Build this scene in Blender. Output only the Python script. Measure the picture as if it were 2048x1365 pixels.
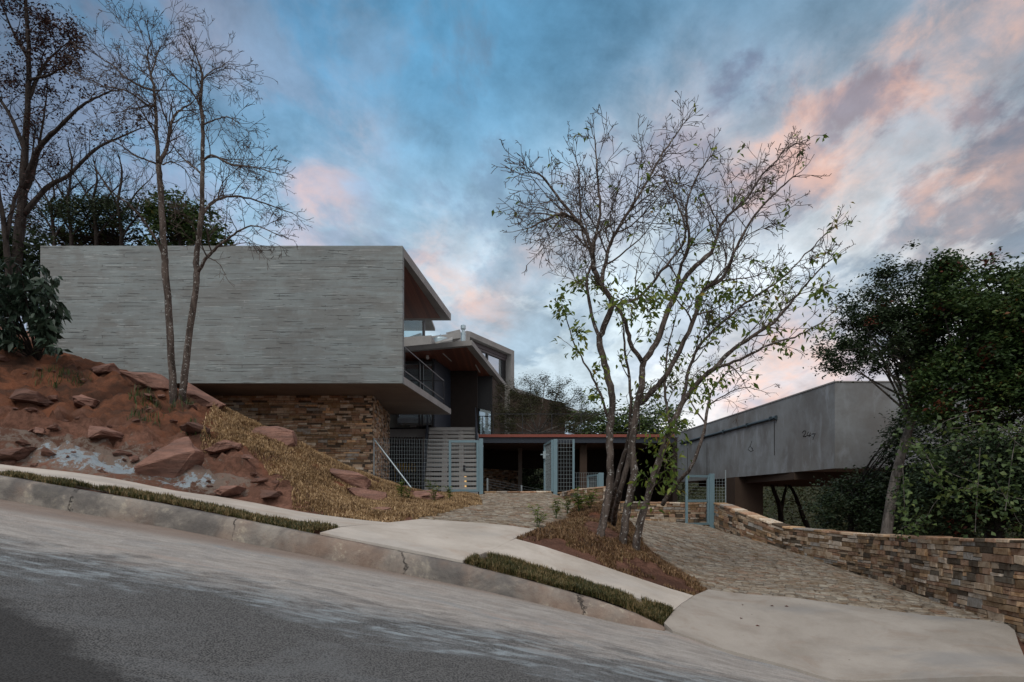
import bpy, bmesh, math, random
import numpy as np
from mathutils import Vector, Matrix, noise as mnoise
from mathutils.geometry import delaunay_2d_cdt

# ------------------------------------------------------------------ frame
F = 1365.0; CX = 1024.0; HY = 1002.0          # measuring frame of the survey (z = 0 is eye level)
def P(px, py, d): return Vector(((px-CX)/F*d, d, (HY-py)/F*d))
def lin(c):
    r = []
    for v in c[:3]:
        v = v/255.0
        r.append(v/12.92 if v <= 0.04045 else ((v+0.055)/1.055)**2.4)
    return (r[0], r[1], r[2], 1.0)
sc = bpy.context.scene
for o in list(bpy.data.objects): bpy.data.objects.remove(o)
COL = sc.collection

# ------------------------------------------------------------------ camera
cam = bpy.data.cameras.new('camera'); co = bpy.data.objects.new('camera', cam); COL.objects.link(co)
co.location = (0, 0, 0); co.rotation_euler = (math.radians(90), 0, 0)
cam.lens = 24; cam.sensor_width = 36; cam.shift_y = (HY-682.5)/2048; cam.clip_start = 0.05; cam.clip_end = 3000
sc.camera = co
sc.view_settings.view_transform = 'Standard'; sc.view_settings.look = 'None'
sc.view_settings.gamma = 1; sc.view_settings.exposure = 0.34

# ------------------------------------------------------------------ world: dusk sky
SKY = [ # px, py, clear-sky colour, cloud-deck colour
 (60,60,(92,120,146),(98,112,134)), (300,50,(88,124,156),(104,118,140)), (560,60,(80,140,184),(100,138,168)), (430,160,(104,150,188),(120,142,170)),
 (850,70,(84,146,186),(92,134,164)), (1130,100,(80,130,164),(80,108,134)), (1430,80,(86,134,166),(72,100,126)), (1000,220,(96,152,190),(88,124,152)),
 (1680,60,(78,122,150),(82,104,126)), (1930,50,(100,126,148),(84,100,122)), (1800,170,(150,176,196),(120,124,146)),
 (2010,250,(98,116,132),(62,78,96)), (380,280,(120,172,210),(120,144,176)), (640,290,(118,172,208),(134,164,194)),
 (630,420,(150,192,218),(150,176,204)), (850,330,(108,162,198),(112,152,184)), (1050,350,(110,162,194),(98,130,156)), (800,200,(92,152,192),(110,150,184)),
 (1290,350,(154,182,204),(124,142,168)), (1560,310,(180,192,208),(130,136,158)), (1640,230,(140,160,180),(98,112,136)), (1740,330,(198,220,232),(124,138,158)), (1860,300,(150,172,188),(96,106,126)),
 (1940,400,(120,142,156),(84,98,116)), (1750,440,(224,240,246),(186,204,216)), (750,550,(184,212,228),(160,184,204)), (950,560,(204,222,232),(170,190,206)), (920,450,(166,194,214),(130,158,182)),
 (1080,640,(226,240,246),(176,198,210)), (1100,735,(160,182,198),(112,136,158)), (1300,600,(234,246,250),(200,214,224)), (1400,460,(208,224,234),(158,176,194)),
 (1540,560,(242,250,253),(204,220,230)), (1750,520,(242,250,253),(150,176,190)), (1950,500,(226,238,243),(110,136,150)), (1130,560,(200,222,234),(150,176,194)),
 (1620,700,(170,178,196),(136,146,172)), (1510,780,(226,214,216),(190,186,200)), (1400,840,(246,250,250),(216,224,232)),
 (1900,650,(222,222,226),(176,182,196)), (450,480,(174,204,224),(176,190,212)), (1000,900,(196,210,218),(170,180,195)),
 (200,850,(150,170,195),(150,160,180)), (2000,850,(200,190,195),(170,170,185))]
# warm evening light on cloud edges: px, py, strength, sharpness
GLOW = [(1500,370,.9,900),(1580,300,1,900),(1660,230,1,900),(1740,170,1.0,1300),(1830,120,.9,1300),(1920,70,.8,1300),(2010,30,.7,1300),(1700,290,.6,900),(640,350,.5,1200),(680,430,.6,1200),(720,280,.35,900),(890,610,.7,1200),(970,600,.8,1200),
 (880,510,.6,1200),(1090,520,.4,900),(1520,770,1.0,700),(1640,730,.8,900),(1590,690,.5,900),(1900,400,.6,600),(2000,360,.5,600),(1700,410,.7,900),(1960,180,.25,1300),(1270,300,.35,600),(1190,470,.35,600),(1400,250,.3,600),(420,130,.25,500),(560,480,.35,600),(1850,720,.4,500)]
world = bpy.data.worlds.new('World'); sc.world = world; world.use_nodes = True
wt = world.node_tree; wt.nodes.clear()
def WN(t, **k):
    n = wt.nodes.new(t)
    for a, b in k.items(): setattr(n, a, b)
    return n
def wm(op, a, b=None, c=None, clamp=False):
    n = WN('ShaderNodeMath', operation=op, use_clamp=clamp)
    for i, v in enumerate((a, b, c)):
        if v is None: continue
        if isinstance(v, (int, float)): n.inputs[i].default_value = v
        else: wt.links.new(v, n.inputs[i])
    return n.outputs[0]
def wv(op, a, b=None, s=None):
    n = WN('ShaderNodeVectorMath', operation=op)
    for i, v in enumerate((a, b)):
        if v is None: continue
        if isinstance(v, (tuple, list, Vector)): n.inputs[i].default_value = tuple(v)[:3]
        else: wt.links.new(v, n.inputs[i])
    if s is not None:
        if isinstance(s, (int, float)): n.inputs['Scale'].default_value = s
        else: wt.links.new(s, n.inputs['Scale'])
    return n.outputs['Value'] if op in ('DOT_PRODUCT', 'LENGTH') else n.outputs[0]
def wstep(v, a, b):
    n = WN('ShaderNodeMapRange', interpolation_type='SMOOTHSTEP'); wt.links.new(v, n.inputs[0]); n.inputs[1].default_value = a; n.inputs[2].default_value = b; return n.outputs[0]
def wmix(f, a, b):
    n = WN('ShaderNodeMix', data_type='RGBA')
    for k, v in ((0, f), (6, a), (7, b)):
        if isinstance(v, (int, float, tuple)): n.inputs[k].default_value = v
        else: wt.links.new(v, n.inputs[k])
    return n.outputs[2]
def wnoise(vec, scale, detail=6, rough=0.55, dist=0.0):
    n = WN('ShaderNodeTexNoise'); wt.links.new(vec, n.inputs['Vector'])
    n.inputs['Scale'].default_value = scale; n.inputs['Detail'].default_value = detail
    n.inputs['Roughness'].default_value = rough; n.inputs['Distortion'].default_value = dist
    return n
tc = WN('ShaderNodeTexCoord').outputs['Generated']
dirn = wv('NORMALIZE', tc)
sep = WN('ShaderNodeSeparateXYZ'); wt.links.new(dirn, sep.inputs[0])
def plane(h, sx, sy, rot):
    zz = wm('ADD', wm('MAXIMUM', sep.outputs[2], 0.0), h); c = WN('ShaderNodeCombineXYZ')
    wt.links.new(wm('DIVIDE', sep.outputs[0], zz), c.inputs[0]); wt.links.new(wm('DIVIDE', sep.outputs[1], zz), c.inputs[1])
    m = WN('ShaderNodeMapping'); wt.links.new(c.outputs[0], m.inputs[0]); m.inputs['Rotation'].default_value = (0, 0, rot); m.inputs['Scale'].default_value = (sx, sy, 1); return m.outputs[0]
q = plane(.18, 1.0, .58, -.45)          # long soft rolls receding to the horizon
q2 = plane(.30, 1.0, .8, -.45)
n1 = wnoise(q, 2.6, 8, 0.6, 0.35)
n2 = wnoise(q2, 5.5, 7, 0.62, 0.2)
n3 = wnoise(wv('ADD', q2, (3.3, 8.1, 1.0)), 9.0, 6, 0.62, 0.3)
warp = wv('SCALE', wv('SUBTRACT', n2.outputs['Color'], (0.5, 0.5, 0.5)), s=0.11)
dw = wv('NORMALIZE', wv('ADD', dirn, warp))
cl = wm('ADD', wm('MULTIPLY', n1.outputs['Fac'], 0.66), wm('MULTIPLY', n2.outputs['Fac'], 0.34))
clm = wstep(cl, 0.460, 0.540)
accA = accB = accW = None
pts = [(P(a, b, 10.0).normalized(), c1, c2, 150.0, 1.0) for a, b, c1, c2 in SKY]
pts += [(Vector((0, 0.25, 1)).normalized(), (186, 194, 206), (206, 200, 202), 6, .05), (Vector((0, -0.6, .8)).normalized(), (222, 218, 216), (236, 224, 210), 4, .05),
        (Vector((0, -1, .25)).normalized(), (184, 200, 212), (200, 202, 204), 4, .05), (Vector((1, -.2, .3)).normalized(), (190, 190, 205), (205, 190, 190), 6, .05),
        (Vector((-1, -.2, .3)).normalized(), (140, 160, 190), (150, 165, 185), 6, .05)]
for d, c1, c2, k, wgt in pts:
    w = wm('MULTIPLY', wm('EXPONENT', wm('MULTIPLY', wm('SUBTRACT', wv('DOT_PRODUCT', dw, tuple(d)), 1.0), float(k))), wgt)
    a = wv('SCALE', lin(c1)[:3], s=w); b = wv('SCALE', lin(c2)[:3], s=w)
    if accA is None: accA, accB, accW = a, b, w
    else: accA = wv('ADD', accA, a); accB = wv('ADD', accB, b); accW = wm('ADD', accW, w)
inv = wm('DIVIDE', 1.0, wm('MAXIMUM', accW, 1e-9))
deck = wmix(clm, wv('SCALE', accA, s=inv), wv('SCALE', accB, s=inv))
# relief of the cloud deck: brighter crests, darker bellies
mot = wm('ADD', wm('MULTIPLY', wm('SUBTRACT', n2.outputs['Fac'], 0.5), 1.35), wm('ADD', 1.0, wm('MULTIPLY', wm('SUBTRACT', n3.outputs['Fac'], 0.5), .8)))
deck = wv('SCALE', deck, s=mot)
gl_ = None
warp3 = wv('SCALE', wv('SUBTRACT', n3.outputs['Color'], (0.5, 0.5, 0.5)), s=0.10)
dw2 = wv('NORMALIZE', wv('ADD', dw, warp3))
for a, b, st, k in GLOW:
    w = wm('MULTIPLY', wm('EXPONENT', wm('MULTIPLY', wm('SUBTRACT', wv('DOT_PRODUCT', dw2, tuple(P(a, b, 10).normalized())), 1.0), float(k))), st)
    gl_ = w if gl_ is None else wm('ADD', gl_, w)
gm = wm('MULTIPLY', wm('MINIMUM', gl_, 1.0), wm('ADD', .25, wm('MULTIPLY', wstep(n3.outputs['Fac'], .36, .68), .75)))
deck = wmix(wm('MULTIPLY', gm, .62), deck, lin((250, 192, 160)))
skyt = WN('ShaderNodeTexSky', sky_type='NISHITA'); skyt.sun_disc = False
SUN_EL, SUN_AZ = math.radians(48), math.radians(205)
skyt.sun_elevation = SUN_EL; skyt.sun_rotation = SUN_AZ; skyt.air_density = 1.2; skyt.dust_density = 1.0
fin = wmix(.95, skyt.outputs[0], wv('SCALE', deck, s=9.2))
bg = WN('ShaderNodeBackground'); bg.inputs[1].default_value = 0.1; wt.links.new(fin, bg.inputs[0])
wo = WN('ShaderNodeOutputWorld'); wt.links.new(bg.outputs[0], wo.inputs[0])
world.cycles.sampling_method = 'MANUAL'; world.cycles.sample_map_resolution = 512

sl = bpy.data.lights.new('sun', 'SUN'); so = bpy.data.objects.new('sun', sl); COL.objects.link(so)
sl.energy = 1.05; sl.angle = math.radians(26); sl.color = (1.0, 0.94, 0.88)
sd = Vector((math.sin(SUN_AZ)*math.cos(SUN_EL), math.cos(SUN_AZ)*math.cos(SUN_EL), math.sin(SUN_EL)))
so.rotation_euler = sd.to_track_quat('Z', 'Y').to_euler()

# ------------------------------------------------------------------ material helpers
class M:
    def __init__(s, name, rough=0.85, spec=0.3, metal=0.0):
        s.m = bpy.data.materials.new(name); s.m.use_nodes = True; s.t = s.m.node_tree
        s.b = s.t.nodes['Principled BSDF']; s.b.inputs['Roughness'].default_value = rough
        s.b.inputs['Specular IOR Level'].default_value = spec; s.b.inputs['Metallic'].default_value = metal
        s.tc = s.n('ShaderNodeTexCoord').outputs['Object']
        s.geo = s.n('ShaderNodeNewGeometry'); s.pos = s.geo.outputs['Position']; s.rnd = s.geo.outputs['Random Per Island']
    def n(s, t, **k):
        n = s.t.nodes.new(t)
        for a, b in k.items(): setattr(n, a, b)
        return n
    def put(s, v, sock):
        if isinstance(v, (int, float)): sock.default_value = v
        elif isinstance(v, (tuple, list)):
            sock.default_value = v if len(v) == len(sock.default_value) else tuple(v)[:len(sock.default_value)]
        else: s.t.links.new(v, sock)
    def math(s, op, a, b=0.0, clamp=False):
        n = s.n('ShaderNodeMath', operation=op, use_clamp=clamp); s.put(a, n.inputs[0]); s.put(b, n.inputs[1]); return n.outputs[0]
    def map(s, v, scale=(1, 1, 1), loc=(0, 0, 0), rot=(0, 0, 0)):
        n = s.n('ShaderNodeMapping'); s.put(v, n.inputs[0]); n.inputs['Scale'].default_value = scale
        n.inputs['Location'].default_value = loc; n.inputs['Rotation'].default_value = rot; return n.outputs[0]
    def noise(s, scale, detail=5, rough=0.55, vec=None, dist=0.0, col=False):
        n = s.n('ShaderNodeTexNoise'); s.put(vec if vec is not None else s.pos, n.inputs['Vector'])
        n.inputs['Scale'].default_value = scale; n.inputs['Detail'].default_value = detail; n.inputs['Roughness'].default_value = rough
        n.inputs['Distortion'].default_value = dist; return n.outputs['Color' if col else 'Fac']
    def vor(s, scale, vec=None, feature='F1', out='Distance'):
        n = s.n('ShaderNodeTexVoronoi', feature=feature); s.put(vec if vec is not None else s.pos, n.inputs['Vector'])
        n.inputs['Scale'].default_value = scale; return n.outputs[out]
    def ramp(s, f, stops, interp='LINEAR'):
        n = s.n('ShaderNodeValToRGB'); n.color_ramp.interpolation = interp; e = n.color_ramp.elements
        while len(e) < len(stops): e.new(0.5)
        for i, (p, c) in enumerate(stops):
            e[i].position = p; e[i].color = c if len(c) == 4 else (*c, 1)
        s.put(f, n.inputs[0]); return n.outputs[0]
    def step(s, f, a, b):
        n = s.n('ShaderNodeMapRange', interpolation_type='SMOOTHSTEP'); s.put(f, n.inputs[0])
        n.inputs[1].default_value = a; n.inputs[2].default_value = b; return n.outputs[0]
    def mix(s, f, a, b, mode='MIX'):
        n = s.n('ShaderNodeMix', data_type='RGBA', blend_type=mode); s.put(f, n.inputs[0]); s.put(a, n.inputs[6]); s.put(b, n.inputs[7]); return n.outputs[2]
    def col(s, c): s.put(c, s.b.inputs['Base Color'])
    def bump(s, h, st=0.5, dist=0.02):
        n = s.n('ShaderNodeBump'); n.inputs['Strength'].default_value = st; n.inputs['Distance'].default_value = dist
        s.put(h, n.inputs['Height']); s.t.links.new(n.outputs[0], s.b.inputs['Normal'])
def g(v, t=(1, 1, 1)): return (v*t[0], v*t[1], v*t[2], 1)
MAT = {}
# board-marked concrete
def board_concrete(name, base=.275, tint=(.86, 1.0, 1.01), vert=False, amt=1.0):
    m = M(name, .82, .25)
    v = m.map(m.pos, (1, 1, 1), rot=(math.radians(90), 0, 0))
    sx = m.n('ShaderNodeSeparateXYZ'); m.put(m.pos, sx.inputs[0])
    wob = m.noise(.7, 3, .5)
    cmb = m.n('ShaderNodeCombineXYZ'); m.put(m.math('ADD', sx.outputs[0], m.math('MULTIPLY', sx.outputs[1], 1.0)), cmb.inputs[0])
    m.put(m.math('ADD', sx.outputs[2], m.math('MULTIPLY', wob, .05)), cmb.inputs[1])
    uv = cmb.outputs[0]
    def brick(w, h, off, loc):
        b = m.n('ShaderNodeTexBrick'); m.put(m.map(uv, (1, 1, 1), loc=loc), b.inputs['Vector'])
        b.inputs['Scale'].default_value = 1; b.inputs['Brick Width'].default_value = w; b.inputs['Row Height'].default_value = h
        b.inputs['Mortar Size'].default_value = .006; b.inputs['Mortar Smooth'].default_value = .25; b.inputs['Bias'].default_value = 0
        b.offset = off; b.inputs['Color1'].default_value = (0, 0, 0, 1); b.inputs['Color2'].default_value = (1, 1, 1, 1); b.inputs['Mortar'].default_value = (.5, .5, .5, 1)
        return b
    b1 = brick(1.9, .105, .37, (0, 0, 0)); b2 = brick(1.15, .315, .61, (3.3, .04, 0)); b3 = brick(2.6, .07, .43, (1.1, .02, 0))
    for b in (b1, b3): b.inputs['Mortar Size'].default_value = .0085; b.inputs['Mortar Smooth'].default_value = .1
    N = lambda sx_, sz_, loc, d=5, r=.6: m.noise(1.0, d, r, vec=m.map(m.pos, (sx_, sx_, sz_), loc=loc))
    WARM = (1.06, 1.0, .92)
    c = m.mix(m.step(N(.55, .9, (0, 0, 0), 6, .6), .36, .64), g(base*.80, tint), g(base*1.16, tint))
    c = m.mix(m.math('MULTIPLY', m.step(N(.9, 1.3, (5, 2, 1), 6, .65), .44, .58), .75), c, g(base*.56, WARM))
    c = m.mix(m.math('MULTIPLY', m.step(N(.7, 9, (2, 7, 3), 6, .62), .48, .62), .5), c, g(base*.50, WARM))
    c = m.mix(m.math('MULTIPLY', m.step(N(.8, 6, (9, 3, 7), 6, .62), .54, .64), .45), c, g(base*1.35, (.82, 1.0, 1.06)))
    c = m.mix(.20*amt, c, m.mix(b1.outputs[0], g(base*.5, WARM), g(base*1.5, tint)))
    c = m.mix(.16*amt, c, m.mix(b2.outputs[0], g(base*.4, WARM), g(base*1.6, tint)))
    c = m.mix(.16, c, m.mix(N(1.5, 26, (0, 0, 5), 7, .68), g(base*.2), g(base*1.9, tint)))
    c = m.mix(.14, c, m.mix(N(14, 14, (0, 0, 5), 5, .7), g(base*.2), g(base*1.8, tint)))
    dl = m.math('MULTIPLY', b1.outputs['Fac'], m.step(N(.75, 8, (7, 3, 4), 4, .6), .565, .60))
    dl2 = m.math('MULTIPLY', b3.outputs['Fac'], m.step(N(1.1, 10, (3, 1, 8), 4, .6), .59, .62))
    pl_ = m.math('MULTIPLY', b3.outputs['Fac'], m.step(N(1.0, 9, (1, 9, 0), 4, .6), .575, .61))
    c = m.mix(m.math('MULTIPLY', pl_, .38*amt), c, g(base*2.3, (.95, 1, .98)))
    c = m.mix(m.math('MULTIPLY', m.math('MAXIMUM', dl, dl2), .68*amt), c, g(base*.10))
    m.col(c)
    m.bump(m.math('SUBTRACT', m.math('ADD', m.math('MULTIPLY', b1.outputs[0], .5), m.math('MULTIPLY', N(1.5, 22, (0, 0, 5), 6, .65), .6)), m.math('MAXIMUM', dl, dl2)), .6, .02)
    return m.m
MAT['board'] = board_concrete('board_concrete')
def smooth_concrete(name, base, tint=(1, 1, .97), stain=.5, streak=0.0):
    m = M(name, .8, .25)
    n1 = m.noise(.8, 7, .62); n2 = m.noise(9, 6, .65); n3 = m.noise(.35, 4, .5)
    c = m.mix(m.step(n1, .3, .7), g(base*(1-.45*stain), (1.0, .98, .95)), g(base*1.18, tint))
    c = m.mix(.3, c, m.mix(n2, g(base*.6), g(base*1.35, tint)))
    c = m.mix(m.math('MULTIPLY', m.step(n3, .45, .65), .35*stain), c, g(base*.72, (1.06, 1, .92)))
    if streak:
        s1 = m.noise(1.0, 7, .65, vec=m.map(m.pos, (1.6, 1.6, .7)), dist=.6)
        c = m.mix(m.math('MULTIPLY', m.step(s1, .5, .72), streak), c, g(base*1.5, (.9, 1, 1.08)))
        s2 = m.noise(1.0, 7, .65, vec=m.map(m.pos, (.8, .8, .8), loc=(4, 4, 0)), dist=.4)
        c = m.mix(m.math('MULTIPLY', m.step(s2, .5, .75), streak), c, g(base*.5))
        pk = m.step(m.vor(5.0), .0, .09)
        c = m.mix(m.math('MULTIPLY', m.math('SUBTRACT', 1.0, pk), .35), c, g(base*.4))
    m.col(c); m.bump(m.noise(28, 6, .7), .25, .01)
    return m.m
MAT['conc'] = smooth_concrete('smooth_concrete', .30)
MAT['conc_r'] = smooth_concrete('stained_concrete', .25, (.9, 1.0, 1.05), 1.0, .6)
MAT['tread'] = smooth_concrete('pale_tread_concrete', .40, (1, 1, .95), .3)
MAT['soffit_c'] = smooth_concrete('soffit_concrete', .26, (1.06, 1, .92), .5)
# pavement
def pavement(name, base, dust):
    m = M(name, .9, .2); hc = m.n('ShaderNodeTexVoronoi', feature='DISTANCE_TO_EDGE'); m.put(m.mix(.25, m.pos, m.noise(2, 6, .7, col=True)), hc.inputs['Vector']); hc.inputs['Scale'].default_value = .45
    n1 = m.noise(.9, 7, .62, dist=.4); n2 = m.noise(45, 4, .7); n3 = m.noise(3.2, 6, .6); n4 = m.noise(.5, 4, .55, vec=m.map(m.pos, (1, 2.2, 1), loc=(4, 2, 0)))
    c = m.mix(m.step(n1, .28, .7), g(base*.76, (1.12, .98, .80)), g(base*1.16, (1.10, 1, .86)))
    c = m.mix(.22, c, m.mix(n2, g(base*.4), g(base*1.6)))
    c = m.mix(m.math('MULTIPLY', m.step(n3, .5, .75), .35), c, g(base*.66, (1.16, .98, .82)))
    c = m.mix(m.math('MULTIPLY', m.step(n4, .5, .68), dust), c, g(base*.70, (.98, 1.0, 1.0)))
    sp = m.math('SUBTRACT', 1.0, m.step(m.vor(2.3), .01, .035))
    c = m.mix(m.math('MULTIPLY', sp, .8), c, g(.05, (1.4, .9, .6)))
    c = m.mix(m.math('MULTIPLY', m.step(m.noise(1.0, 7, .65, vec=m.map(m.pos, (1.2, 1.8, 1), loc=(7, 7, 0)), dist=.8), .53, .68), .4), c, g(base*.68, (1.25, .97, .76)))
    m.col(c); m.bump(m.noise(60, 5, .7), .3, .006)
    return m.m
MAT['pave'] = pavement('pavement_concrete', .44, .25)
MAT['apron'] = pavement('apron_concrete', .30, .55)
# road
def road_mat():
    m = M('worn_road', .92, .15)
    sp = m.n('ShaderNodeSeparateXYZ'); m.put(m.pos, sp.inputs[0])
    X, Y = sp.outputs[0], sp.outputs[1]
    st = m.noise(1.0, 8, .68, vec=m.map(m.pos, (.55, 1.35, 1), rot=(0, 0, .1)), dist=1.0)
    st2 = m.noise(1.0, 9, .74, vec=m.map(m.pos, (2.2, 7.0, 1), loc=(3, 1, 0), rot=(0, 0, .15)), dist=.5)
    gr = m.noise(85, 3, .8); gv = m.vor(62)
    # edge between aggregate asphalt and the pale cement wash runs roughly parallel to the kerb
    e = m.math('ADD', Y, m.math('MULTIPLY', X, .06))
    e = m.math('ADD', e, m.math('MULTIPLY', m.math('SUBTRACT', st, .5), 2.6))
    e = m.math('ADD', e, m.math('MULTIPLY', m.math('SUBTRACT', st2, .5), 1.6))
    wash = m.step(m.math('ADD', e, m.math('MULTIPLY', m.math('SUBTRACT', gr, .5), 1.2)), 6.3, 7.4)
    asp = m.mix(m.step(gv, .2, .62), g(.024, (.93, 1, 1.07)), g(.13, (.98, 1, 1.0)))
    asp = m.mix(m.math('MULTIPLY', m.step(gr, .5, .7), .5), asp, g(.23, (1.0, 1, .95)))
    asp = m.mix(m.math('MULTIPLY', m.step(st, .48, .66), .35), asp, g(.19, (.93, 1, 1.05)))
    pale = m.mix(m.step(st2, .34, .66), g(.20, (1.12, 1, .86)), g(.37, (1.06, 1, .90)))
    pale = m.mix(m.math('MULTIPLY', m.step(st, .52, .7), .6), pale, g(.22, (.80, 1.02, 1.14)))
    pk = m.noise(1.0, 6, .65, vec=m.map(m.pos, (.5, 3.2, 1), loc=(9, 9, 0)))
    pale = m.mix(m.math('MULTIPLY', m.step(pk, .5, .68), .55), pale, g(.30, (1.26, .97, .78)))
    pale = m.mix(m.math('MULTIPLY', m.step(m.noise(2.6, 8, .72), .5, .6), .3), pale, g(.15))
    pale = m.mix(.34, pale, m.mix(m.step(gr, .3, .7), g(.05), g(.55)))
    c = m.mix(wash, asp, pale)
    # blue-white cement streaks along the boundary
    d2 = m.math('ABSOLUTE', m.math('SUBTRACT', e, 6.6))
    sk = m.math('MULTIPLY', m.math('SUBTRACT', 1.0, m.step(d2, .1, .75)), m.step(st2, .44, .66))
    c = m.mix(m.math('MULTIPLY', sk, .8), c, g(.34, (.86, 1.02, 1.10)))
    # dark asphalt in the near lane, with the shadow across it painted in
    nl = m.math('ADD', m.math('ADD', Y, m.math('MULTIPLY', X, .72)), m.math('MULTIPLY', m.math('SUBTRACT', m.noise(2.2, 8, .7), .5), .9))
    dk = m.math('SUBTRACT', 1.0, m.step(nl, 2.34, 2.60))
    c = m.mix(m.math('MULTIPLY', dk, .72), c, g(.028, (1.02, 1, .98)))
    # dirt gathered in the gutter
    gut = m.step(m.math('ADD', Y, m.math('MULTIPLY', m.math('SUBTRACT', st2, .5), .9)), 8.7, 9.1)
    c = m.mix(m.math('MULTIPLY', gut, .6), c, g(.13, (1.35, .95, .72)))
    sp2 = m.math('SUBTRACT', 1.0, m.step(m.vor(1.7), .008, .022))
    c = m.mix(m.math('MULTIPLY', sp2, .9), c, g(.02))
    m.col(c)
    m.bump(m.math('ADD', m.math('MULTIPLY', m.math('SUBTRACT', 1.0, wash), m.math('ADD', gv, gr)), m.math('MULTIPLY', m.noise(30, 5, .7), .45)), .7, .012)
    return m.m
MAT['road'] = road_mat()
def kerb_mat():
    m = M('old_kerb', .92, .15)
    n1 = m.noise(1.6, 8, .68, dist=.5); n2 = m.noise(5, 7, .7); n3 = m.noise(.8, 5, .6, vec=m.map(m.pos, loc=(3, 3, 3)))
    c = m.mix(m.step(n1, .36, .64), g(.13, (1.06, 1, .94)), g(.27, (1.08, 1, .88)))
    c = m.mix(m.math('MULTIPLY', m.step(n3, .44, .66), .6), c, g(.21, (1.38, .93, .68)))
    c = m.mix(m.math('MULTIPLY', m.math('MULTIPLY', m.step(n2, .54, .60), m.step(n1, .42, .6)), .6), c, g(.40, (1.1, 1, .80)))
    c = m.mix(m.math('MULTIPLY', m.step(m.noise(.9, 6, .6, vec=m.map(m.pos, loc=(8, 0, 1))), .58, .68), .7), c, g(.08))
    ce = m.n('ShaderNodeTexVoronoi', feature='DISTANCE_TO_EDGE'); m.put(m.mix(.18, m.pos, m.noise(3, 5, .6, col=True)), ce.inputs['Vector']); ce.inputs['Scale'].default_value = .8; ce.inputs['Randomness'].default_value = 1
    sx_ = m.n('ShaderNodeSeparateXYZ'); m.put(m.pos, sx_.inputs[0]); fr_x = m.math('FRACT', m.math('ADD', m.math('MULTIPLY', sx_.outputs[0], .42), m.math('MULTIPLY', m.noise(2.5, 5, .7), .22)))
    cr = m.math('MULTIPLY', m.math('SUBTRACT', 1.0, m.step(m.math('ABSOLUTE', m.math('SUBTRACT', fr_x, .5)), .0, .012)), m.step(m.noise(3.1, 3, .6), .42, .52))
    c = m.mix(m.math('MULTIPLY', cr, .8), c, g(.03))
    m.col(c); m.bump(m.math('SUBTRACT', m.math('ADD', n2, m.math('MULTIPLY', m.noise(22, 5, .7), .5)), m.math('MULTIPLY', cr, .7)), .8, .035)
    return m.m
MAT['kerb'] = kerb_mat()
def soil_mat():
    m = M('red_soil', .95, .1)
    sp = m.n('ShaderNodeSeparateXYZ'); m.put(m.pos, sp.inputs[0])
    n1 = m.noise(1.5, 8, .66, dist=.6); n2 = m.noise(7, 7, .72); n3 = m.noise(.6, 4, .55); n4 = m.noise(38, 4, .75)
    c = m.mix(m.step(n1, .34, .66), g(.032, (1.65, .78, .50)), g(.165, (2.0, .70, .32)))
    rocky = m.mix(m.step(n2, .38, .62), g(.055, (1.9, .78, .48)), g(.21, (1.75, .84, .58)))
    low = m.math('SUBTRACT', 1.0, m.step(m.math('ADD', sp.outputs[1], m.math('MULTIPLY', m.math('SUBTRACT', n1, .5), 4.5)), 13.9, 15.2))
    c = m.mix(low, c, rocky)
    c = m.mix(.30, c, m.mix(n4, g(.03, (1.2, .9, .7)), g(.26, (1.3, .9, .7))))
    c = m.mix(m.math('MULTIPLY', m.step(n3, .52, .64), .7), c, g(.038, (1.45, .85, .65)))
    rv = m.vor(1.3, vec=m.mix(.25, m.map(m.pos, (1, 1.4, 2.6), rot=(.5, .3, 0)), m.noise(2, 5, .6, col=True)), out='Color')
    c = m.mix(m.math('MULTIPLY', low, .35), c, m.mix(rv, g(.045, (1.7, .8, .5)), g(.27, (1.6, .86, .62))))
    # cream + blue-white cement spilt at the foot of the bank
    a = P(215, 945, 12.8); b = P(420, 980, 12.5)
    def blot(c0, rx, ry, th):
        dx = m.math('DIVIDE', m.math('SUBTRACT', sp.outputs[0], c0.x), rx); dy = m.math('DIVIDE', m.math('SUBTRACT', sp.outputs[1], c0.y), ry)
        d = m.math('SQRT', m.math('ADD', m.math('MULTIPLY', dx, dx), m.math('MULTIPLY', dy, dy)))
        return m.math('SUBTRACT', 1.0, m.step(m.math('ADD', d, m.math('MULTIPLY', m.math('SUBTRACT', n2, .5), 3.2)), .55, .8 + th))
    cream = m.math('MAXIMUM', blot(a, 2.4, .95, .2), blot(b, .9, .6, .1))
    c = m.mix(m.math('MULTIPLY', cream, .55), c, g(.34, (1.1, .98, .84)))
    wht = m.math('MAXIMUM', blot(P(215, 948, 12.6), 1.35, .42, .05), blot(P(370, 975, 12.3), .55, .26, .05))
    c = m.mix(m.math('MULTIPLY', wht, .9), c, g(.55, (.82, 1.0, 1.12)))
    m.col(c); m.bump(m.math('ADD', m.math('MULTIPLY', n2, 1.0), m.math('MULTIPLY', n4, .5)), 1.0, .12)
    return m.m
MAT['soil'] = soil_mat()
def rock_mat(name='red_rock', k=1.0):
    m = M(name, .88, .2)
    v = m.map(m.tc, (1, 1, 3.2), rot=(.35, .25, 0))
    n1 = m.noise(1.6, 7, .62, vec=v); n2 = m.noise(9, 7, .7)
    n3 = m.noise(1.0, 6, .6, vec=m.map(m.tc, (1.5, 1.5, 14), rot=(.3, .2, 0)))
    c = m.mix(m.step(n1, .35, .65), g(.09*k, (1.75, .80, .54)), g(.20*k, (1.65, .84, .60)))
    c = m.mix(m.math('MULTIPLY', m.step(n3, .5, .62), .5), c, g(.07*k, (1.4, .85, .7)))
    c = m.mix(.3, c, m.mix(n2, g(.08*k, (1.3, .9, .75)), g(.34*k, (1.3, .92, .8))))
    m.col(c); m.bump(m.math('ADD', m.math('ADD', n2, n1), n3), .9, .06); return m.m
MAT['rock'] = rock_mat()
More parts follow.
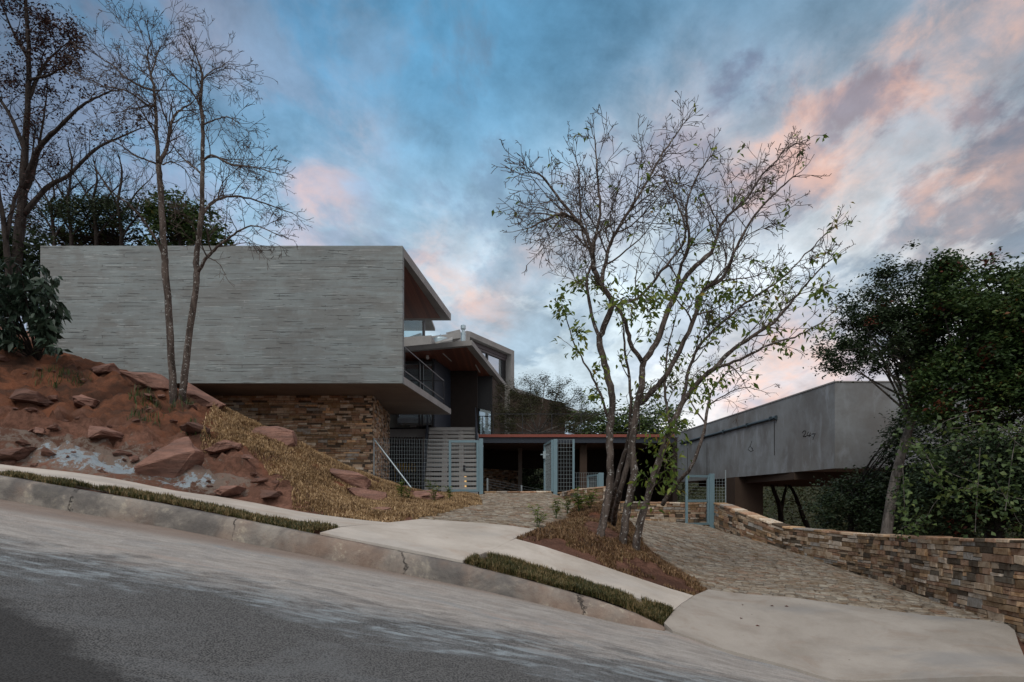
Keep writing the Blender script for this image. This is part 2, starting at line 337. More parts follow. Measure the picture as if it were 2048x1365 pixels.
MAT['rock_dark'] = rock_mat('brown_rock', .55)
def stone_mat(name, stops, k=1.0):
    m = M(name, .85, .2)
    c = m.ramp(m.rnd, [(p, g(v*k, t)) for p, v, t in stops], 'CONSTANT')
    n1 = m.noise(6, 6, .65, dist=.8); n2 = m.noise(32, 5, .7)
    c = m.mix(m.step(n1, .40, .68), c, m.mix(.75, c, g(.30*k, (1.35, .92, .58)), 'MULTIPLY'))
    c = m.mix(m.math('MULTIPLY', m.step(n1, .30, .42), .0), c, c)
    c = m.mix(.35, c, m.mix(n2, g(.05*k), g(.5*k, (1.1, 1, .85))), 'OVERLAY')
    m.col(c); m.bump(m.math('ADD', m.math('MULTIPLY', n1, 1.0), n2), .6, .02); return m.m
W1 = (1.20, .98, .74); W2 = (1.32, .95, .60); W3 = (1.32, .90, .64); G1 = (1.02, 1, .95)
STO = [(0, .30, W1), (.12, .38, W1), (.24, .22, W2), (.34, .27, W3), (.44, .16, W2), (.52, .46, (1.1, 1, .86)), (.62, .07, W1), (.70, .30, G1), (.78, .20, W3), (.88, .12, (1.15, 1, .8)), (.95, .42, W2)]
MAT['stone'] = stone_mat('split_stone', STO, 1.5)
MAT['stone_w'] = stone_mat('wall_stone', [(p, v, t) for p, v, t in STO], 1.15)
MAT['cobble'] = stone_mat('cobble_stone', [(0, .30, (1.12, .99, .80)), (.15, .36, (1.10, 1, .83)), (.3, .25, (1.18, .98, .74)), (.45, .31, (1.08, 1, .86)), (.6, .22, (1.12, 1, .82)), (.72, .39, (1.08, 1, .84)), (.86, .27, (1.24, .95, .72))], .95)
m = M('mortar', .95, .1); m.col(m.mix(m.noise(9, 5, .6), g(.05, (1.2, 1, .8)), g(.13, (1.2, 1, .8)))); MAT['mortar'] = m.m
m = M('sandy_joint', .95, .1); m.col(m.mix(m.noise(14, 5, .6), g(.09, (1.25, 1, .78)), g(.20, (1.25, 1, .78)))); MAT['joint'] = m.m
def wood():
    m = M('red_wood_soffit', .55, .35)
    sp = m.n('ShaderNodeSeparateXYZ'); m.put(m.pos, sp.inputs[0])
    fr = m.math('FRACT', m.math('MULTIPLY', sp.outputs[0], 8.0)); ln = m.math('SUBTRACT', 1.0, m.step(fr, .0, .07))
    cell = m.n('ShaderNodeTexWhiteNoise', noise_dimensions='1D'); m.put(m.math('FLOOR', m.math('MULTIPLY', sp.outputs[0], 8.0)), cell.inputs['W'])
    c = m.mix(cell.outputs[0], g(.085, (1.9, .62, .36)), g(.15, (1.9, .62, .36)))
    c = m.mix(m.math('MULTIPLY', m.noise(1, 6, .6, vec=m.map(m.pos, (14, .8, 14))), .5), c, g(.045, (1.7, .8, .5)))
    c = m.mix(m.math('MULTIPLY', ln, .8), c, g(.015)); m.col(c); m.bump(ln, -.3, .01); return m.m
MAT['wood'] = wood()
def simple(name, c, rough=.5, spec=.4, metal=0.0, var=.25, sc_=6):
    m = M(name, rough, spec, metal); a = tuple(x*(1-var) for x in c)+(1,); b = tuple(min(1, x*(1+var)) for x in c)+(1,)
    m.col(m.mix(m.noise(sc_, 5, .6), a, b)); return m.m
MAT['blue'] = simple('pale_blue_paint', (.155, .245, .285), .45, .4, 0, .12)
MAT['navy'] = simple('dark_blue_steel', (.020, .028, .042), .45, .4, 0, .2)
MAT['black'] = simple('black_aluminium', (.014, .014, .016), .4, .4, 0, .2)
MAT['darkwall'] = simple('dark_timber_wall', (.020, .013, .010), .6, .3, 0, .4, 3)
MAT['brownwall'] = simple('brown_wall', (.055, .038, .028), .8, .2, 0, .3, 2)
MAT['shutter'] = simple('mauve_grey_metal', (.085, .072, .078), .5, .4, 0, .1)
MAT['galv'] = simple('galvanised_steel', (.42, .52, .56), .35, .5, .6, .15)
MAT['galvpost'] = simple('galvanised_post', (.30, .36, .38), .45, .5, .3, .15)
MAT['redfascia'] = simple('oxide_red_fascia', (.23, .070, .050), .6, .3, 0, .15)
MAT['pipe'] = simple('blue_grey_pipe', (.035, .055, .068), .45, .4, 0, .3)
MAT['white'] = simple('white_enamel', (.6, .6, .58), .4, .4, 0, .05)
MAT['rust'] = simple('dark_ink', (.02, .018, .016), .8, .1, 0, .2)
MAT['yellow'] = simple('yellow_panel', (.55, .33, .03), .6, .3, 0, .2)
MAT['palegrey'] = simple('pale_blind', (.25, .27, .25), .7, .3, 0, .15, 2)
m = M('window_glass', .04, .8, .0); m.col((.02, .028, .033, 1)); m.b.inputs['Metallic'].default_value = .55; m.b.inputs['Base Color'].default_value = (.34, .40, .44, 1)
m.b.inputs['Metallic'].default_value = .9; m.b.inputs['Base Color'].default_value = (.55, .62, .66, 1); MAT['glass'] = m.m
def clearglass(name, tint, mixf):
    m = bpy.data.materials.new(name); m.use_nodes = True; t = m.node_tree; t.nodes.clear()
    a = t.nodes.new('ShaderNodeBsdfTransparent'); a.inputs[0].default_value = tint
    b = t.nodes.new('ShaderNodeBsdfGlossy'); b.inputs['Roughness'].default_value = .02; b.inputs[0].default_value = (.8, .9, .95, 1)
    f = t.nodes.new('ShaderNodeFresnel'); f.inputs[0].default_value = 1.5
    ad = t.nodes.new('ShaderNodeMath'); ad.operation = 'ADD'; ad.inputs[1].default_value = mixf; t.links.new(f.outputs[0], ad.inputs[0])
    x = t.nodes.new('ShaderNodeMixShader'); t.links.new(ad.outputs[0], x.inputs[0]); t.links.new(a.outputs[0], x.inputs[1]); t.links.new(b.outputs[0], x.inputs[2])
    o = t.nodes.new('ShaderNodeOutputMaterial'); t.links.new(x.outputs[0], o.inputs[0]); return m
MAT['clear'] = clearglass('clear_glass', (.72, .80, .82, 1), .06)
def emis(name, c, s):
    m = bpy.data.materials.new(name); m.use_nodes = True; b = m.node_tree.nodes['Principled BSDF']
    b.inputs['Emission Color'].default_value = c; b.inputs['Emission Strength'].default_value = s; b.inputs['Base Color'].default_value = c; return m
MAT['lamp'] = emis('warm_lamp_glass', (1, .60, .20, 1), .7)
def bark(name, base, tint, fleck=.5):
    m = M(name, .9, .15)
    v = m.map(m.pos, (9, 9, 2.2)); n1 = m.noise(1.0, 7, .65, vec=v); n2 = m.noise(26, 5, .7)
    c = m.mix(m.step(n1, .35, .65), g(base*.5, tint), g(base*1.4, tint))
    f = m.step(m.noise(17, 6, .72), .575, .62); c = m.mix(m.math('MULTIPLY', f, fleck), c, g(.42, (1, 1, .95)))
    m.col(c); m.bump(m.math('ADD', n1, m.math('MULTIPLY', n2, .5)), .9, .03); return m.m
MAT['bark'] = bark('lichened_bark', .075, (1.22, .98, .84), .85)
MAT['bark_l'] = bark('grey_bark', .12, (1.1, 1, .9), .25)
MAT['bark_d'] = bark('dark_bark', .03, (1.15, .95, .85), .08)
MAT['twig'] = simple('twig_bark', (.085, .068, .058), .9, .1, 0, .3)
MAT['twig_d'] = simple('dark_twig_bark', (.022, .018, .016), .9, .1, 0, .3)
def leafm(name, stops, trans=.25):
    m = M(name, .5, .35); c = m.ramp(m.math('ADD', m.math('MULTIPLY', m.rnd, .72), m.math('MULTIPLY', m.step(m.noise(1.5, 4, .6), .35, .65), .28)), stops); m.col(c)
    tr = m.n('ShaderNodeBsdfTranslucent'); m.put(c, tr.inputs[0]); mxs = m.n('ShaderNodeMixShader'); mxs.inputs[0].default_value = trans
    out = [n for n in m.t.nodes if n.type == 'OUTPUT_MATERIAL'][0]
    m.t.links.new(m.b.outputs[0], mxs.inputs[1]); m.t.links.new(tr.outputs[0], mxs.inputs[2]); m.t.links.new(mxs.outputs[0], out.inputs[0]); return m.m
MAT['leaf'] = leafm('fresh_leaf', [(0, (.065, .11, .02, 1)), (.5, (.13, .20, .035, 1)), (.85, (.25, .29, .05, 1)), (1, (.28, .15, .03, 1))], .35)
MAT['leaf_d'] = leafm('dark_leaf', [(0, (.014, .028, .014, 1)), (.5, (.030, .052, .022, 1)), (.9, (.050, .080, .034, 1)), (1, (.09, .11, .04, 1))], .18)
MAT['leaf_m'] = leafm('mid_leaf', [(0, (.020, .042, .014, 1)), (.5, (.045, .085, .026, 1)), (.9, (.09, .14, .038, 1)), (.96, (.17, .15, .04, 1)), (1, (.20, .06, .03, 1))], .22)
MAT['leaf_vine'] = leafm('vine_leaf', [(0, (.035, .065, .02, 1)), (.6, (.08, .13, .04, 1)), (1, (.17, .22, .06, 1))], .3)
MAT['leaf_red'] = leafm('rust_leaf', [(0, (.055, .018, .012, 1)), (.5, (.11, .028, .016, 1)), (1, (.17, .055, .03, 1))], .2)
MAT['leaf_brown'] = leafm('brown_leaf', [(0, (.022, .012, .010, 1)), (1, (.06, .026, .020, 1))], .15)
MAT['leaf_big'] = leafm('large_dark_leaf', [(0, (.018, .036, .024, 1)), (1, (.045, .078, .050, 1))], .12)
MAT['leaf_olive'] = leafm('olive_leaf', [(0, (.030, .034, .014, 1)), (1, (.075, .080, .032, 1))], .2)
MAT['straw'] = leafm('dry_turf', [(0, (.06, .036, .018, 1)), (.3, (.23, .145, .070, 1)), (.65, (.44, .30, .155, 1)), (1, (.72, .54, .32, 1))], .12)
MAT['straw_d'] = leafm('brown_turf', [(0, (.045, .027, .014, 1)), (.4, (.15, .085, .040, 1)), (.85, (.33, .21, .11, 1)), (1, (.12, .13, .045, 1))], .15)
MAT['grass'] = leafm('green_turf', [(0, (.024, .030, .012, 1)), (.35, (.070, .080, .026, 1)), (.6, (.15, .12, .05, 1)), (1, (.40, .29, .15, 1))], .2)

# ------------------------------------------------------------------ object helpers
class MB:
    def __init__(s): s.v = []; s.f = []
    def add(s, vs, fs):
        b = len(s.v); s.v += [tuple(p) for p in vs]; s.f += [tuple(i+b for i in f) for f in fs]; return s
    def box(s, x0, x1, y0, y1, z0, z1):
        v = [(x, y, z) for z in (z0, z1) for x, y in ((x0, y0), (x1, y0), (x1, y1), (x0, y1))]
        return s.add(v, [(0, 3, 2, 1), (4, 5, 6, 7), (0, 1, 5, 4), (1, 2, 6, 5), (2, 3, 7, 6), (3, 0, 4, 7)])
    def prism(s, poly, z0, z1):
        n = len(poly); zz0 = z0 if hasattr(z0, '__len__') else [z0]*n; zz1 = z1 if hasattr(z1, '__len__') else [z1]*n
        if sum(poly[i][0]*poly[(i+1) % n][1]-poly[(i+1) % n][0]*poly[i][1] for i in range(n)) < 0:
            poly = poly[::-1]; zz0 = zz0[::-1]; zz1 = zz1[::-1]
        v = [(p[0], p[1], z) for p, z in zip(poly, zz0)]+[(p[0], p[1], z) for p, z in zip(poly, zz1)]
        return s.add(v, [tuple(range(n))[::-1], tuple(range(n, 2*n))]+[(i, (i+1) % n, n+(i+1) % n, n+i) for i in range(n)])
    def bar(s, a, b, w, h=None, up=(0, 0, 1)):      # box along a segment
        h = h or w; a = Vector(a); b = Vector(b); d = (b-a).normalized(); u = Vector(up)
        if abs(d.dot(u)) > .98: u = Vector((0, 1, 0))
        sd_ = d.cross(u).normalized(); u = sd_.cross(d)
        v = []
        for p in (a, b):
            for i, j in ((-1, -1), (1, -1), (1, 1), (-1, 1)): v.append(p+sd_*i*w/2+u*j*h/2)
        return s.add(v, [(0, 3, 2, 1), (4, 5, 6, 7), (0, 1, 5, 4), (1, 2, 6, 5), (2, 3, 7, 6), (3, 0, 4, 7)])
    def wall(s, a, b, t, z0, z1):                   # plan segment a->b, thickness t away from the viewer's left normal
        a = Vector(a[:2]); b = Vector(b[:2]); d = (b-a).normalized(); n = Vector((-d.y, d.x))*t
        return s.prism([tuple(a), tuple(b), tuple(b+n), tuple(a+n)], z0, z1)
    def tube(s, pts, rad, sides=6, cap=True):
        n = len(pts); base = len(s.v); pts = [Vector(p) for p in pts]
        d0 = (pts[1]-pts[0]).normalized(); u = d0.orthogonal().normalized()
        for i, p in enumerate(pts):
            d = (pts[min(i+1, n-1)]-pts[max(i-1, 0)]).normalized()
            u = (u-d*u.dot(d)); u = u.normalized() if u.length > 1e-6 else d.orthogonal().normalized()
            w = d.cross(u); r = rad[i] if hasattr(rad, '__len__') else rad
            for k in range(sides):
                a = 2*math.pi*k/sides; q_ = p+(u*math.cos(a)+w*math.sin(a))*r; s.v.append((q_.x, q_.y, q_.z))
        for i in range(n-1):
            for k in range(sides):
                k2 = (k+1) % sides; s.f.append((base+i*sides+k, base+i*sides+k2, base+(i+1)*sides+k2, base+(i+1)*sides+k))
        if cap and sides > 3:
            s.f.append(tuple(base+k for k in range(sides))[::-1]); s.f.append(tuple(base+(n-1)*sides+k for k in range(sides)))
        return s
    def sphere(s, c, r, seg=12, rings=8, zs=1.0):
        v = [(c[0], c[1], c[2]-r*zs)]
        for i in range(1, rings):
            ph = -math.pi/2+math.pi*i/rings
            for k in range(seg): v.append((c[0]+r*math.cos(ph)*math.cos(2*math.pi*k/seg), c[1]+r*math.cos(ph)*math.sin(2*math.pi*k/seg), c[2]+r*zs*math.sin(ph)))
        v.append((c[0], c[1], c[2]+r*zs)); f = [(0, 1+(k+1) % seg, 1+k) for k in range(seg)]
        for i in range(rings-2):
            for k in range(seg): f.append((1+i*seg+k, 1+i*seg+(k+1) % seg, 1+(i+1)*seg+(k+1) % seg, 1+(i+1)*seg+k))
        L = len(v)-1; f += [(L, L-seg+k, L-seg+(k+1) % seg) for k in range(seg)]
        return s.add(v, f)
def worldloc(o):
    l = Vector((0, 0, 0))
    while o is not None: l += Vector(o.location); o = o.parent
    return l
def link(name, me, mat, parent=None, loc=None):
    o = bpy.data.objects.new(name, me); COL.objects.link(o)
    if mat is not None: me.materials.append(MAT[mat] if isinstance(mat, str) else mat)
    off = worldloc(parent) if parent else (Vector(loc) if loc is not None else Vector((0, 0, 0)))
    if off.length > 0: me.transform(Matrix.Translation(-off))
    if parent: o.parent = parent
    elif loc is not None: o.location = loc
    return o
def obj(name, mb, mat, parent=None, smooth=False, loc=None, bevel=0):
    me = bpy.data.meshes.new(name)
    if isinstance(mb, MB): me.from_pydata(mb.v, [], mb.f)
    else:
        v, f = mb; v = np.asarray(v, dtype=np.float32); f = np.asarray(f, dtype=np.int32); k = f.shape[1]
        me.vertices.add(len(v)); me.vertices.foreach_set('co', v.ravel()); me.loops.add(f.size); me.loops.foreach_set('vertex_index', f.ravel())
        me.polygons.add(len(f)); me.polygons.foreach_set('loop_start', np.arange(0, f.size, k, dtype=np.int32))
        me.update(calc_edges=True)
    if smooth: me.polygons.foreach_set('use_smooth', [True]*len(me.polygons))
    me.update(); o = link(name, me, mat, parent, loc)
    if bevel:
        b = o.modifiers.new('bevel', 'BEVEL'); b.width = bevel; b.segments = 2; b.limit_method = 'ANGLE'
    return o
def thing(name, label, cat, loc=(0, 0, 0), group=None):
    o = bpy.data.objects.new(name, None); COL.objects.link(o); o.location = loc; o['label'] = label; o['category'] = cat
    o.empty_display_size = .2
    if group: o['group'] = group
    return o
def tag(o, label, cat, group=None, kind=None):
    o['label'] = label; o['category'] = cat
    if group: o['group'] = group
    if kind: o['kind'] = kind
    return o
def struct(o, label, cat):
    o['kind'] = 'structure'; o['label'] = label; o['category'] = cat; return o

# ------------------------------------------------------------------ vector noise
def vhash(ix, iy, seed):
    h = (ix.astype(np.int64)*374761393+iy.astype(np.int64)*668265263+seed*982451653) & 0x7fffffff
    h = ((h ^ (h >> 13))*1274126177) & 0x7fffffff; h = h ^ (h >> 16)
    return (h & 0xffff)/65535.0
def vnoise(x, y, seed=0):
    ix = np.floor(x); iy = np.floor(y); fx = x-ix; fy = y-iy; fx = fx*fx*(3-2*fx); fy = fy*fy*(3-2*fy)
    a = vhash(ix, iy, seed); b = vhash(ix+1, iy, seed); c = vhash(ix, iy+1, seed); d = vhash(ix+1, iy+1, seed)
    return (a*(1-fx)+b*fx)*(1-fy)+(c*(1-fx)+d*fx)*fy
def fbm(x, y, oct=4, seed=0, ridge=False):
    s = np.zeros_like(x); a = .5; t = 0
    for i in range(oct):
        n = vnoise(x*2**i+17.3*i, y*2**i-9.1*i, seed+i)
        if ridge: n = 1-np.abs(2*n-1)
        s += a*n; t += a; a *= .55
    return s/t

# ------------------------------------------------------------------ terrain surfaces
def mkrbf(P3, soft=.35):
    A = np.array(P3, float); n = len(A); d = np.sqrt(((A[:, None, :2]-A[None, :, :2])**2).sum(-1)+soft**2)
    K = np.zeros((n+3, n+3)); K[:n, :n] = d; K[:n, n] = 1; K[:n, n+1:] = A[:, :2]; K[n, :n] = 1; K[n+1:, :n] = A[:, :2].T
    w = np.linalg.solve(K, np.concatenate([A[:, 2], [0, 0, 0]]))
    def f(x, y):
        x = np.asarray(x, float); y = np.asarray(y, float); sh = x.shape; x = x.ravel(); y = y.ravel(); out = np.empty(len(x))
        for i in range(0, len(x), 20000):
            xs = x[i:i+20000]; ys = y[i:i+20000]
            out[i:i+20000] = np.sqrt((xs[:, None]-A[None, :, 0])**2+(ys[:, None]-A[None, :, 1])**2+soft**2)@w[:n]+w[n]+w[n+1]*xs+w[n+2]*ys
        return out.reshape(sh)
    return f
def PL(l): return [tuple(P(*a)) for a in l]
KERB_B = [(0, 999, 9.7), (350, 1059, 9.5), (700, 1128, 9.2), (925, 1173, 9.05), (1034, 1197, 8.97), (1181, 1234, 8.86), (1270, 1253, 8.8), (1325, 1262, 8.75)]
KERB_K = [(0, 951, 9.9), (350, 1012, 9.7), (700, 1082, 9.4), (925, 1127, 9.25), (1034, 1155, 9.17), (1181, 1195, 9.06), (1270, 1226, 8.98), (1325, 1252, 8.92)]
APR_F = [(1345, 1267, 8.7), (1448, 1304, 8.5), (1573, 1337, 8.3), (1664, 1365, 8.1)]
SW_BACK_L = [(0, 932, 12.0), (350, 985, 11.8), (600, 1027, 11.7), (778, 1049, 11.6)]
WALLB = [(1430, 1061, 23.6), (1480, 1076, 21.4), (1563, 1100, 20), (1632, 1123, 18.2), (1702, 1148, 16.8), (1785, 1173, 14.6), (1851, 1198, 12.5), (1945, 1229, 10.75), (2024, 1256, 9.6), (2090, 1318, 8.9)]
WALLT = [(1430, 1008, 23.6), (1480, 1026, 21.4), (1563, 1056, 20), (1632, 1063, 18.2), (1702, 1071, 16.8), (1785, 1075, 14.6), (1851, 1079, 12.5), (1945, 1083, 10.75), (2024, 1086, 9.6), (2090, 1088, 8.9)]
up = PL(KERB_K)+PL(APR_F)+PL(SW_BACK_L)+PL([(350, 996, 10.5), (690, 1060, 10.1), (1130, 1152, 9.9), (1347, 1225, 9.5),
 (839, 1042, 12.2), (1072, 1063, 12.0), (1029, 1081, 11.0), (1200, 1134, 10.9), (1387, 1195, 10.7), (1415, 1183, 11.2), (1573, 1198, 11.0), (1780, 1226, 10.5), (1904, 1240, 10.2),
 (1236, 1037, 23), (1371, 1051, 24), (1240, 1047, 19), (1300, 1105, 14.5), (1350, 1140, 12.9), (1450, 1120, 15.5),
 (968, 1012, 18.5), (962, 991, 24), (1110, 991, 24), (1157, 1011, 20), (1000, 1030, 15), (1090, 1030, 16),
 (1200, 1062, 14), (1245, 1083, 13.2), (1272, 1100, 12.8), (1130, 1050, 14.2), (1180, 1030, 16.5), (1210, 1022, 18.5),
 (0, 870, 13.6), (0, 800, 15.6), (0, 665, 19.5), (120, 712, 19.4), (230, 742, 19.2), (300, 771, 18.8), (355, 798, 17.4), (440, 822, 18.5), (540, 872, 19), (620, 912, 19.6), (700, 952, 20.5), (770, 985, 22), (830, 992, 22.8),
 (150, 900, 13.5), (150, 820, 15.6), (300, 918, 13.6), (300, 850, 15.5), (400, 880, 14.8), (450, 960, 13.2), (570, 992, 13.0), (520, 925, 14.4), (640, 970, 15.2), (600, 900, 17), (700, 1003, 15.4), (850, 1020, 15), (900, 1003, 19), (780, 1030, 13.4)])
up += PL(WALLB)
up += [(-17, 24, 4.6), (-12.5, 24, 3.6), (-9, 24, 2.5), (-7.3, 24.3, 1.4), (-5.2, 24.4, .33), (-5.4, 30, .2), (-2.5, 30, .1), (-.5, 26.5, .1), (0, 33, -.3), (4, 28, -1.6), (6.5, 28, -2),
 (9.4, 24, -2.4), (10.5, 19, -2.9), (10.4, 15, -3.0), (9.6, 12, -2.8), (9, 9.3, -2.6), (8.3, 7.6, -2.3), (-30, 45, 9), (0, 60, -1), (20, 45, -7), (32, 20, -8), (-32, 22, 7), (-26, 13, 3.2), (-16, 11.5, 2.0), (-16, 13.5, 2.7), (-14, 16, 4.0), (40, 60, -10), (-40, 70, 12), (5.9, 7.6, -2.05), (12, 6.5, -3.2)]
_zup = mkrbf(up)
MOUND = [tuple(Vector(p)[:2]) for p in PL([(-700, 850, 15), (0, 932, 12.1), (350, 985, 11.9), (600, 1027, 11.8), (778, 1048, 11.7), (839, 1040, 12.3), (966, 1012, 18.3), (955, 992, 23), (760, 985, 23.5)])]+[(-9, 23.5), (-22, 23.5)]
BANK = [tuple(Vector(p)[:2]) for p in PL([(1029, 1081, 11.0), (1200, 1134, 10.9), (1387, 1195, 10.7), (1415, 1183, 11.2), (1350, 1140, 12.9), (1300, 1105, 14.5), (1240, 1047, 19), (1222, 1035, 21), (1165, 1014, 19.8), (1130, 1033, 15.5), (1072, 1063, 12.0)])]
def inpoly(x, y, poly):
    x = np.asarray(x); y = np.asarray(y); c = np.zeros(x.shape, bool); n = len(poly); j = n-1
    for i in range(n):
        xi, yi = poly[i]; xj, yj = poly[j]
        c ^= ((yi > y) != (yj > y)) & (x < (xj-xi)*(y-yi)/((yj-yi) if yj != yi else 1e-9)+xi); j = i
    return c
def edist(x, y, poly):
    x = np.asarray(x, float); y = np.asarray(y, float); d = np.full(x.shape, 1e9); n = len(poly)
    for i in range(n):
        ax, ay = poly[i]; bx, by = poly[(i+1) % n]; dx, dy = bx-ax, by-ay; L = dx*dx+dy*dy+1e-12
        t = np.clip(((x-ax)*dx+(y-ay)*dy)/L, 0, 1); d = np.minimum(d, np.hypot(x-ax-t*dx, y-ay-t*dy))
    return d
def zup(x, y):
    x = np.asarray(x, float); y = np.asarray(y, float); z = _zup(x, y)
    m1 = inpoly(x, y, MOUND)*np.clip(edist(x, y, MOUND)/.7, 0, 1)
    r = fbm(x*1.0+y*.5, y*1.7-x*.3, 5, 3, True)-.55; r2 = fbm(x*2.6+y, y*5.6, 5, 11, True)-.5; r2 = r2*np.clip((19.2-y)/3.0, .12, 1); r = r*np.clip((20.2-y)/2.5, .25, 1)
    amt = np.where((x < -5.2) | (y < 13), 1.0, .30)
    turf = inpoly(x, y, TURF)*np.clip(edist(x, y, TURF)/.35, 0, 1) if TURF else 0
    z = z+m1*amt*(1-.8*turf)*(r*.95+r2*.42)+turf*.07
    m2 = inpoly(x, y, BANK)*np.clip(edist(x, y, BANK)/.8, 0, 1)
    return z+m2*(.12+.18*(fbm(x*1.3, y*1.3, 4, 5)-.4))
TURF = None
TURF = [tuple(Vector(p)[:2]) for p in PL([(440, 824, 18.4), (540, 873, 18.9), (620, 914, 19.5), (700, 953, 20.4), (775, 988, 22), (850, 994, 23), (955, 994, 23.2), (966, 1012, 18.3), (839, 1041, 12.3), (778, 1048, 11.75), (690, 1038, 11.75), (585, 1023, 11.9), (578, 985, 13.2), (540, 955, 13.9), (520, 925, 14.4), (480, 928, 14.2), (440, 925, 14.0), (402, 912, 14.2), (404, 875, 15.0)])]
def gp(px, py, d0=9, d1=24):
    "where the sight line through a surveyed bearing meets the ground"
    ds = np.linspace(d0, d1, 600); x = (px-CX)/F*ds; z = (HY-py)/F*ds; gz = zup(x, ds); k = np.argmax(z < gz)
    k = k if (z < gz).any() else len(ds)-1
    return Vector((x[k], ds[k], gz[k]))
def gz(x, y): return float(zup(np.array([x]), np.array([y]))[0])

_kb = PL(KERB_B); _af = PL(APR_F)
rd = _kb+_af+[(0, 0, -1.62), (0, 5, -1.45), (-5, 5.5, -.62), (-5, 0, -.72), (-12, 0, .5), (-14, 8, .95), (6, 0, -2.8), (6, 6, -2.5), (14, 6, -4.1), (14, 0, -4.4), (0, -12, -1.9), (-12, -12, .2), (12, -12, -4.2), (-30, 0, 3.4), (30, 0, -7.5), (-30, 10, 3.8)]
zrd = mkrbf(rd)
# kerb line, extended left
KB = [Vector((-30, 12.5, 4.0)), Vector((-15, 10.7, float(zrd(np.array([-15.]), np.array([10.7]))[0])))]+[Vector(p) for p in _kb]
KK = [Vector((-30, 12.8, 4.4)), Vector((-15, 10.95, KB[1].z+.36))]+[Vector(p) for p in PL(KERB_K)]
KB[0].z = float(zrd(np.array([-30.]), np.array([12.5]))[0]); KK[0].z = KB[0].z+.36
def resample(pts, step):
    out = []; 
    for a, b in zip(pts[:-1], pts[1:]):
        n = max(1, int((b-a).length/step)); out += [a.lerp(b, i/n) for i in range(n)]
    return out+[pts[-1]]
# road sheet
def road():
    xs = np.concatenate([np.linspace(-30, -12, 19), np.linspace(-11.8, 9, 140), np.linspace(9.5, 30, 20)])
    kx = [p.x for p in KB]+[p[0] for p in _af]+[6.2, 14, 30]; ky = [p.y for p in KB]+[p[1] for p in _af]+[7.7, 7.6, 8]
    ye = np.interp(xs, kx, ky)+.12
    T = np.concatenate([np.linspace(0, 1, 60)**1.3]); X = np.repeat(xs[:, None], len(T), 1); Y = ye[:, None]-T[None]*(ye[:, None]+14)
    Z = zrd(X, Y)+.012*(fbm(X*1.5, Y*1.5, 3, 7)-.5)
    v = np.stack([X, Y, Z], -1).reshape(-1, 3); n, m_ = X.shape; i = np.arange(n-1)[:, None]*m_+np.arange(m_-1)[None]; i = i.ravel()
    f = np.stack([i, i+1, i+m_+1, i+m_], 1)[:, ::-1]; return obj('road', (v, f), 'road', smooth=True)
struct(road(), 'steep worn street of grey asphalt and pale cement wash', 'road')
# kerb
def kerb():
    n = 320; B = resample(KB, .12); # resample both by normalised station
    def at(pts, t):
        f = t*(len(pts)-1); i = min(int(f), len(pts)-2); return pts[i].lerp(pts[i+1], f-i)
    mb = MB(); rows = []; N = 420
    for k in range(N):
        t = k/(N-1)*1.0; b = at(KB, t); c = at(KK, t); inn = (Vector((c.x-b.x, c.y-b.y, 0))); inn.z = 0
        h = c.z-b.z; tapered = max(.01, h)
        back = Vector((0, .16, 0)); fr = Vector((c.x, c.y, c.z))-back
        j = (mnoise.noise(Vector((b.x*1.7, 0, 0)))*.02+mnoise.noise(Vector((b.x*6, 3, 0)))*.012)
        low = Vector((b.x, b.y, b.z-.12)); b2 = Vector((b.x, b.y, b.z-.02)); mid = b.lerp(fr, .45)+Vector((0, -j-.01, 0)); top = fr+Vector((0, .0-j*.6, -.045+j*.4)); top2 = fr+Vector((0, .05, -.004+j*.3))
        rows.append([low, b2, mid, top, top2, c+Vector((0, .0, .004+j*.2)), c+Vector((0, .01, -.2))])
    v = [p for r in rows for p in r]; m_ = 7
    f = [(i*m_+j, i*m_+j+1, (i+1)*m_+j+1, (i+1)*m_+j)[::-1] for i in range(N-1) for j in range(m_-1)]
    mb.add(v, f); mb.f.append(tuple((N-1)*m_+j for j in range(m_))[::-1])
    o = obj('kerb', mb, 'kerb', smooth=True); return o
struct(kerb(), 'old stained concrete kerb tapering away at its right end', 'kerb')
# terrain sheet
def terrain():
    xs = np.concatenate([np.linspace(-60, -20, 20), np.linspace(-19.8, -1, 170), np.linspace(-.85, 9, 60), np.linspace(9.3, 60, 40)])
    kx = [p.x for p in KK]+[p[0] for p in _af]+[6.2, 14, 30, 60]; ky = [p.y for p in KK]+[p[1] for p in _af]+[7.7, 7.6, 8, 8]
    y0 = np.interp(xs, kx, ky)-.02
    off = np.concatenate([np.linspace(0, 16, 150), np.linspace(16.3, 30, 30), np.linspace(32, 90, 20)])
    X = np.repeat(xs[:, None], len(off), 1); Y = y0[:, None]+off[None]; Z = zup(X, Y)
    under = ~inpoly(X, Y, MOUND) & ~inpoly(X, Y, BANK); Z = Z-.05*under
    v = np.stack([X, Y, Z], -1).reshape(-1, 3); n, m_ = X.shape; i = (np.arange(n-1)[:, None]*m_+np.arange(m_-1)[None]).ravel()
    f = np.stack([i, i+m_, i+m_+1, i+1], 1); return obj('ground', (v, f), 'soil', smooth=True)
struct(terrain(), 'bare red earth bank and rocky soil above the pavement', 'ground')
far = MB(); far.add([(-1500, -600, -14), (1500, -600, -14), (1500, 2500, -14), (-1500, 2500, -14)], [(0, 1, 2, 3)])
struct(obj('valley_floor', far, 'soil'), 'low valley floor beyond the houses', 'ground')

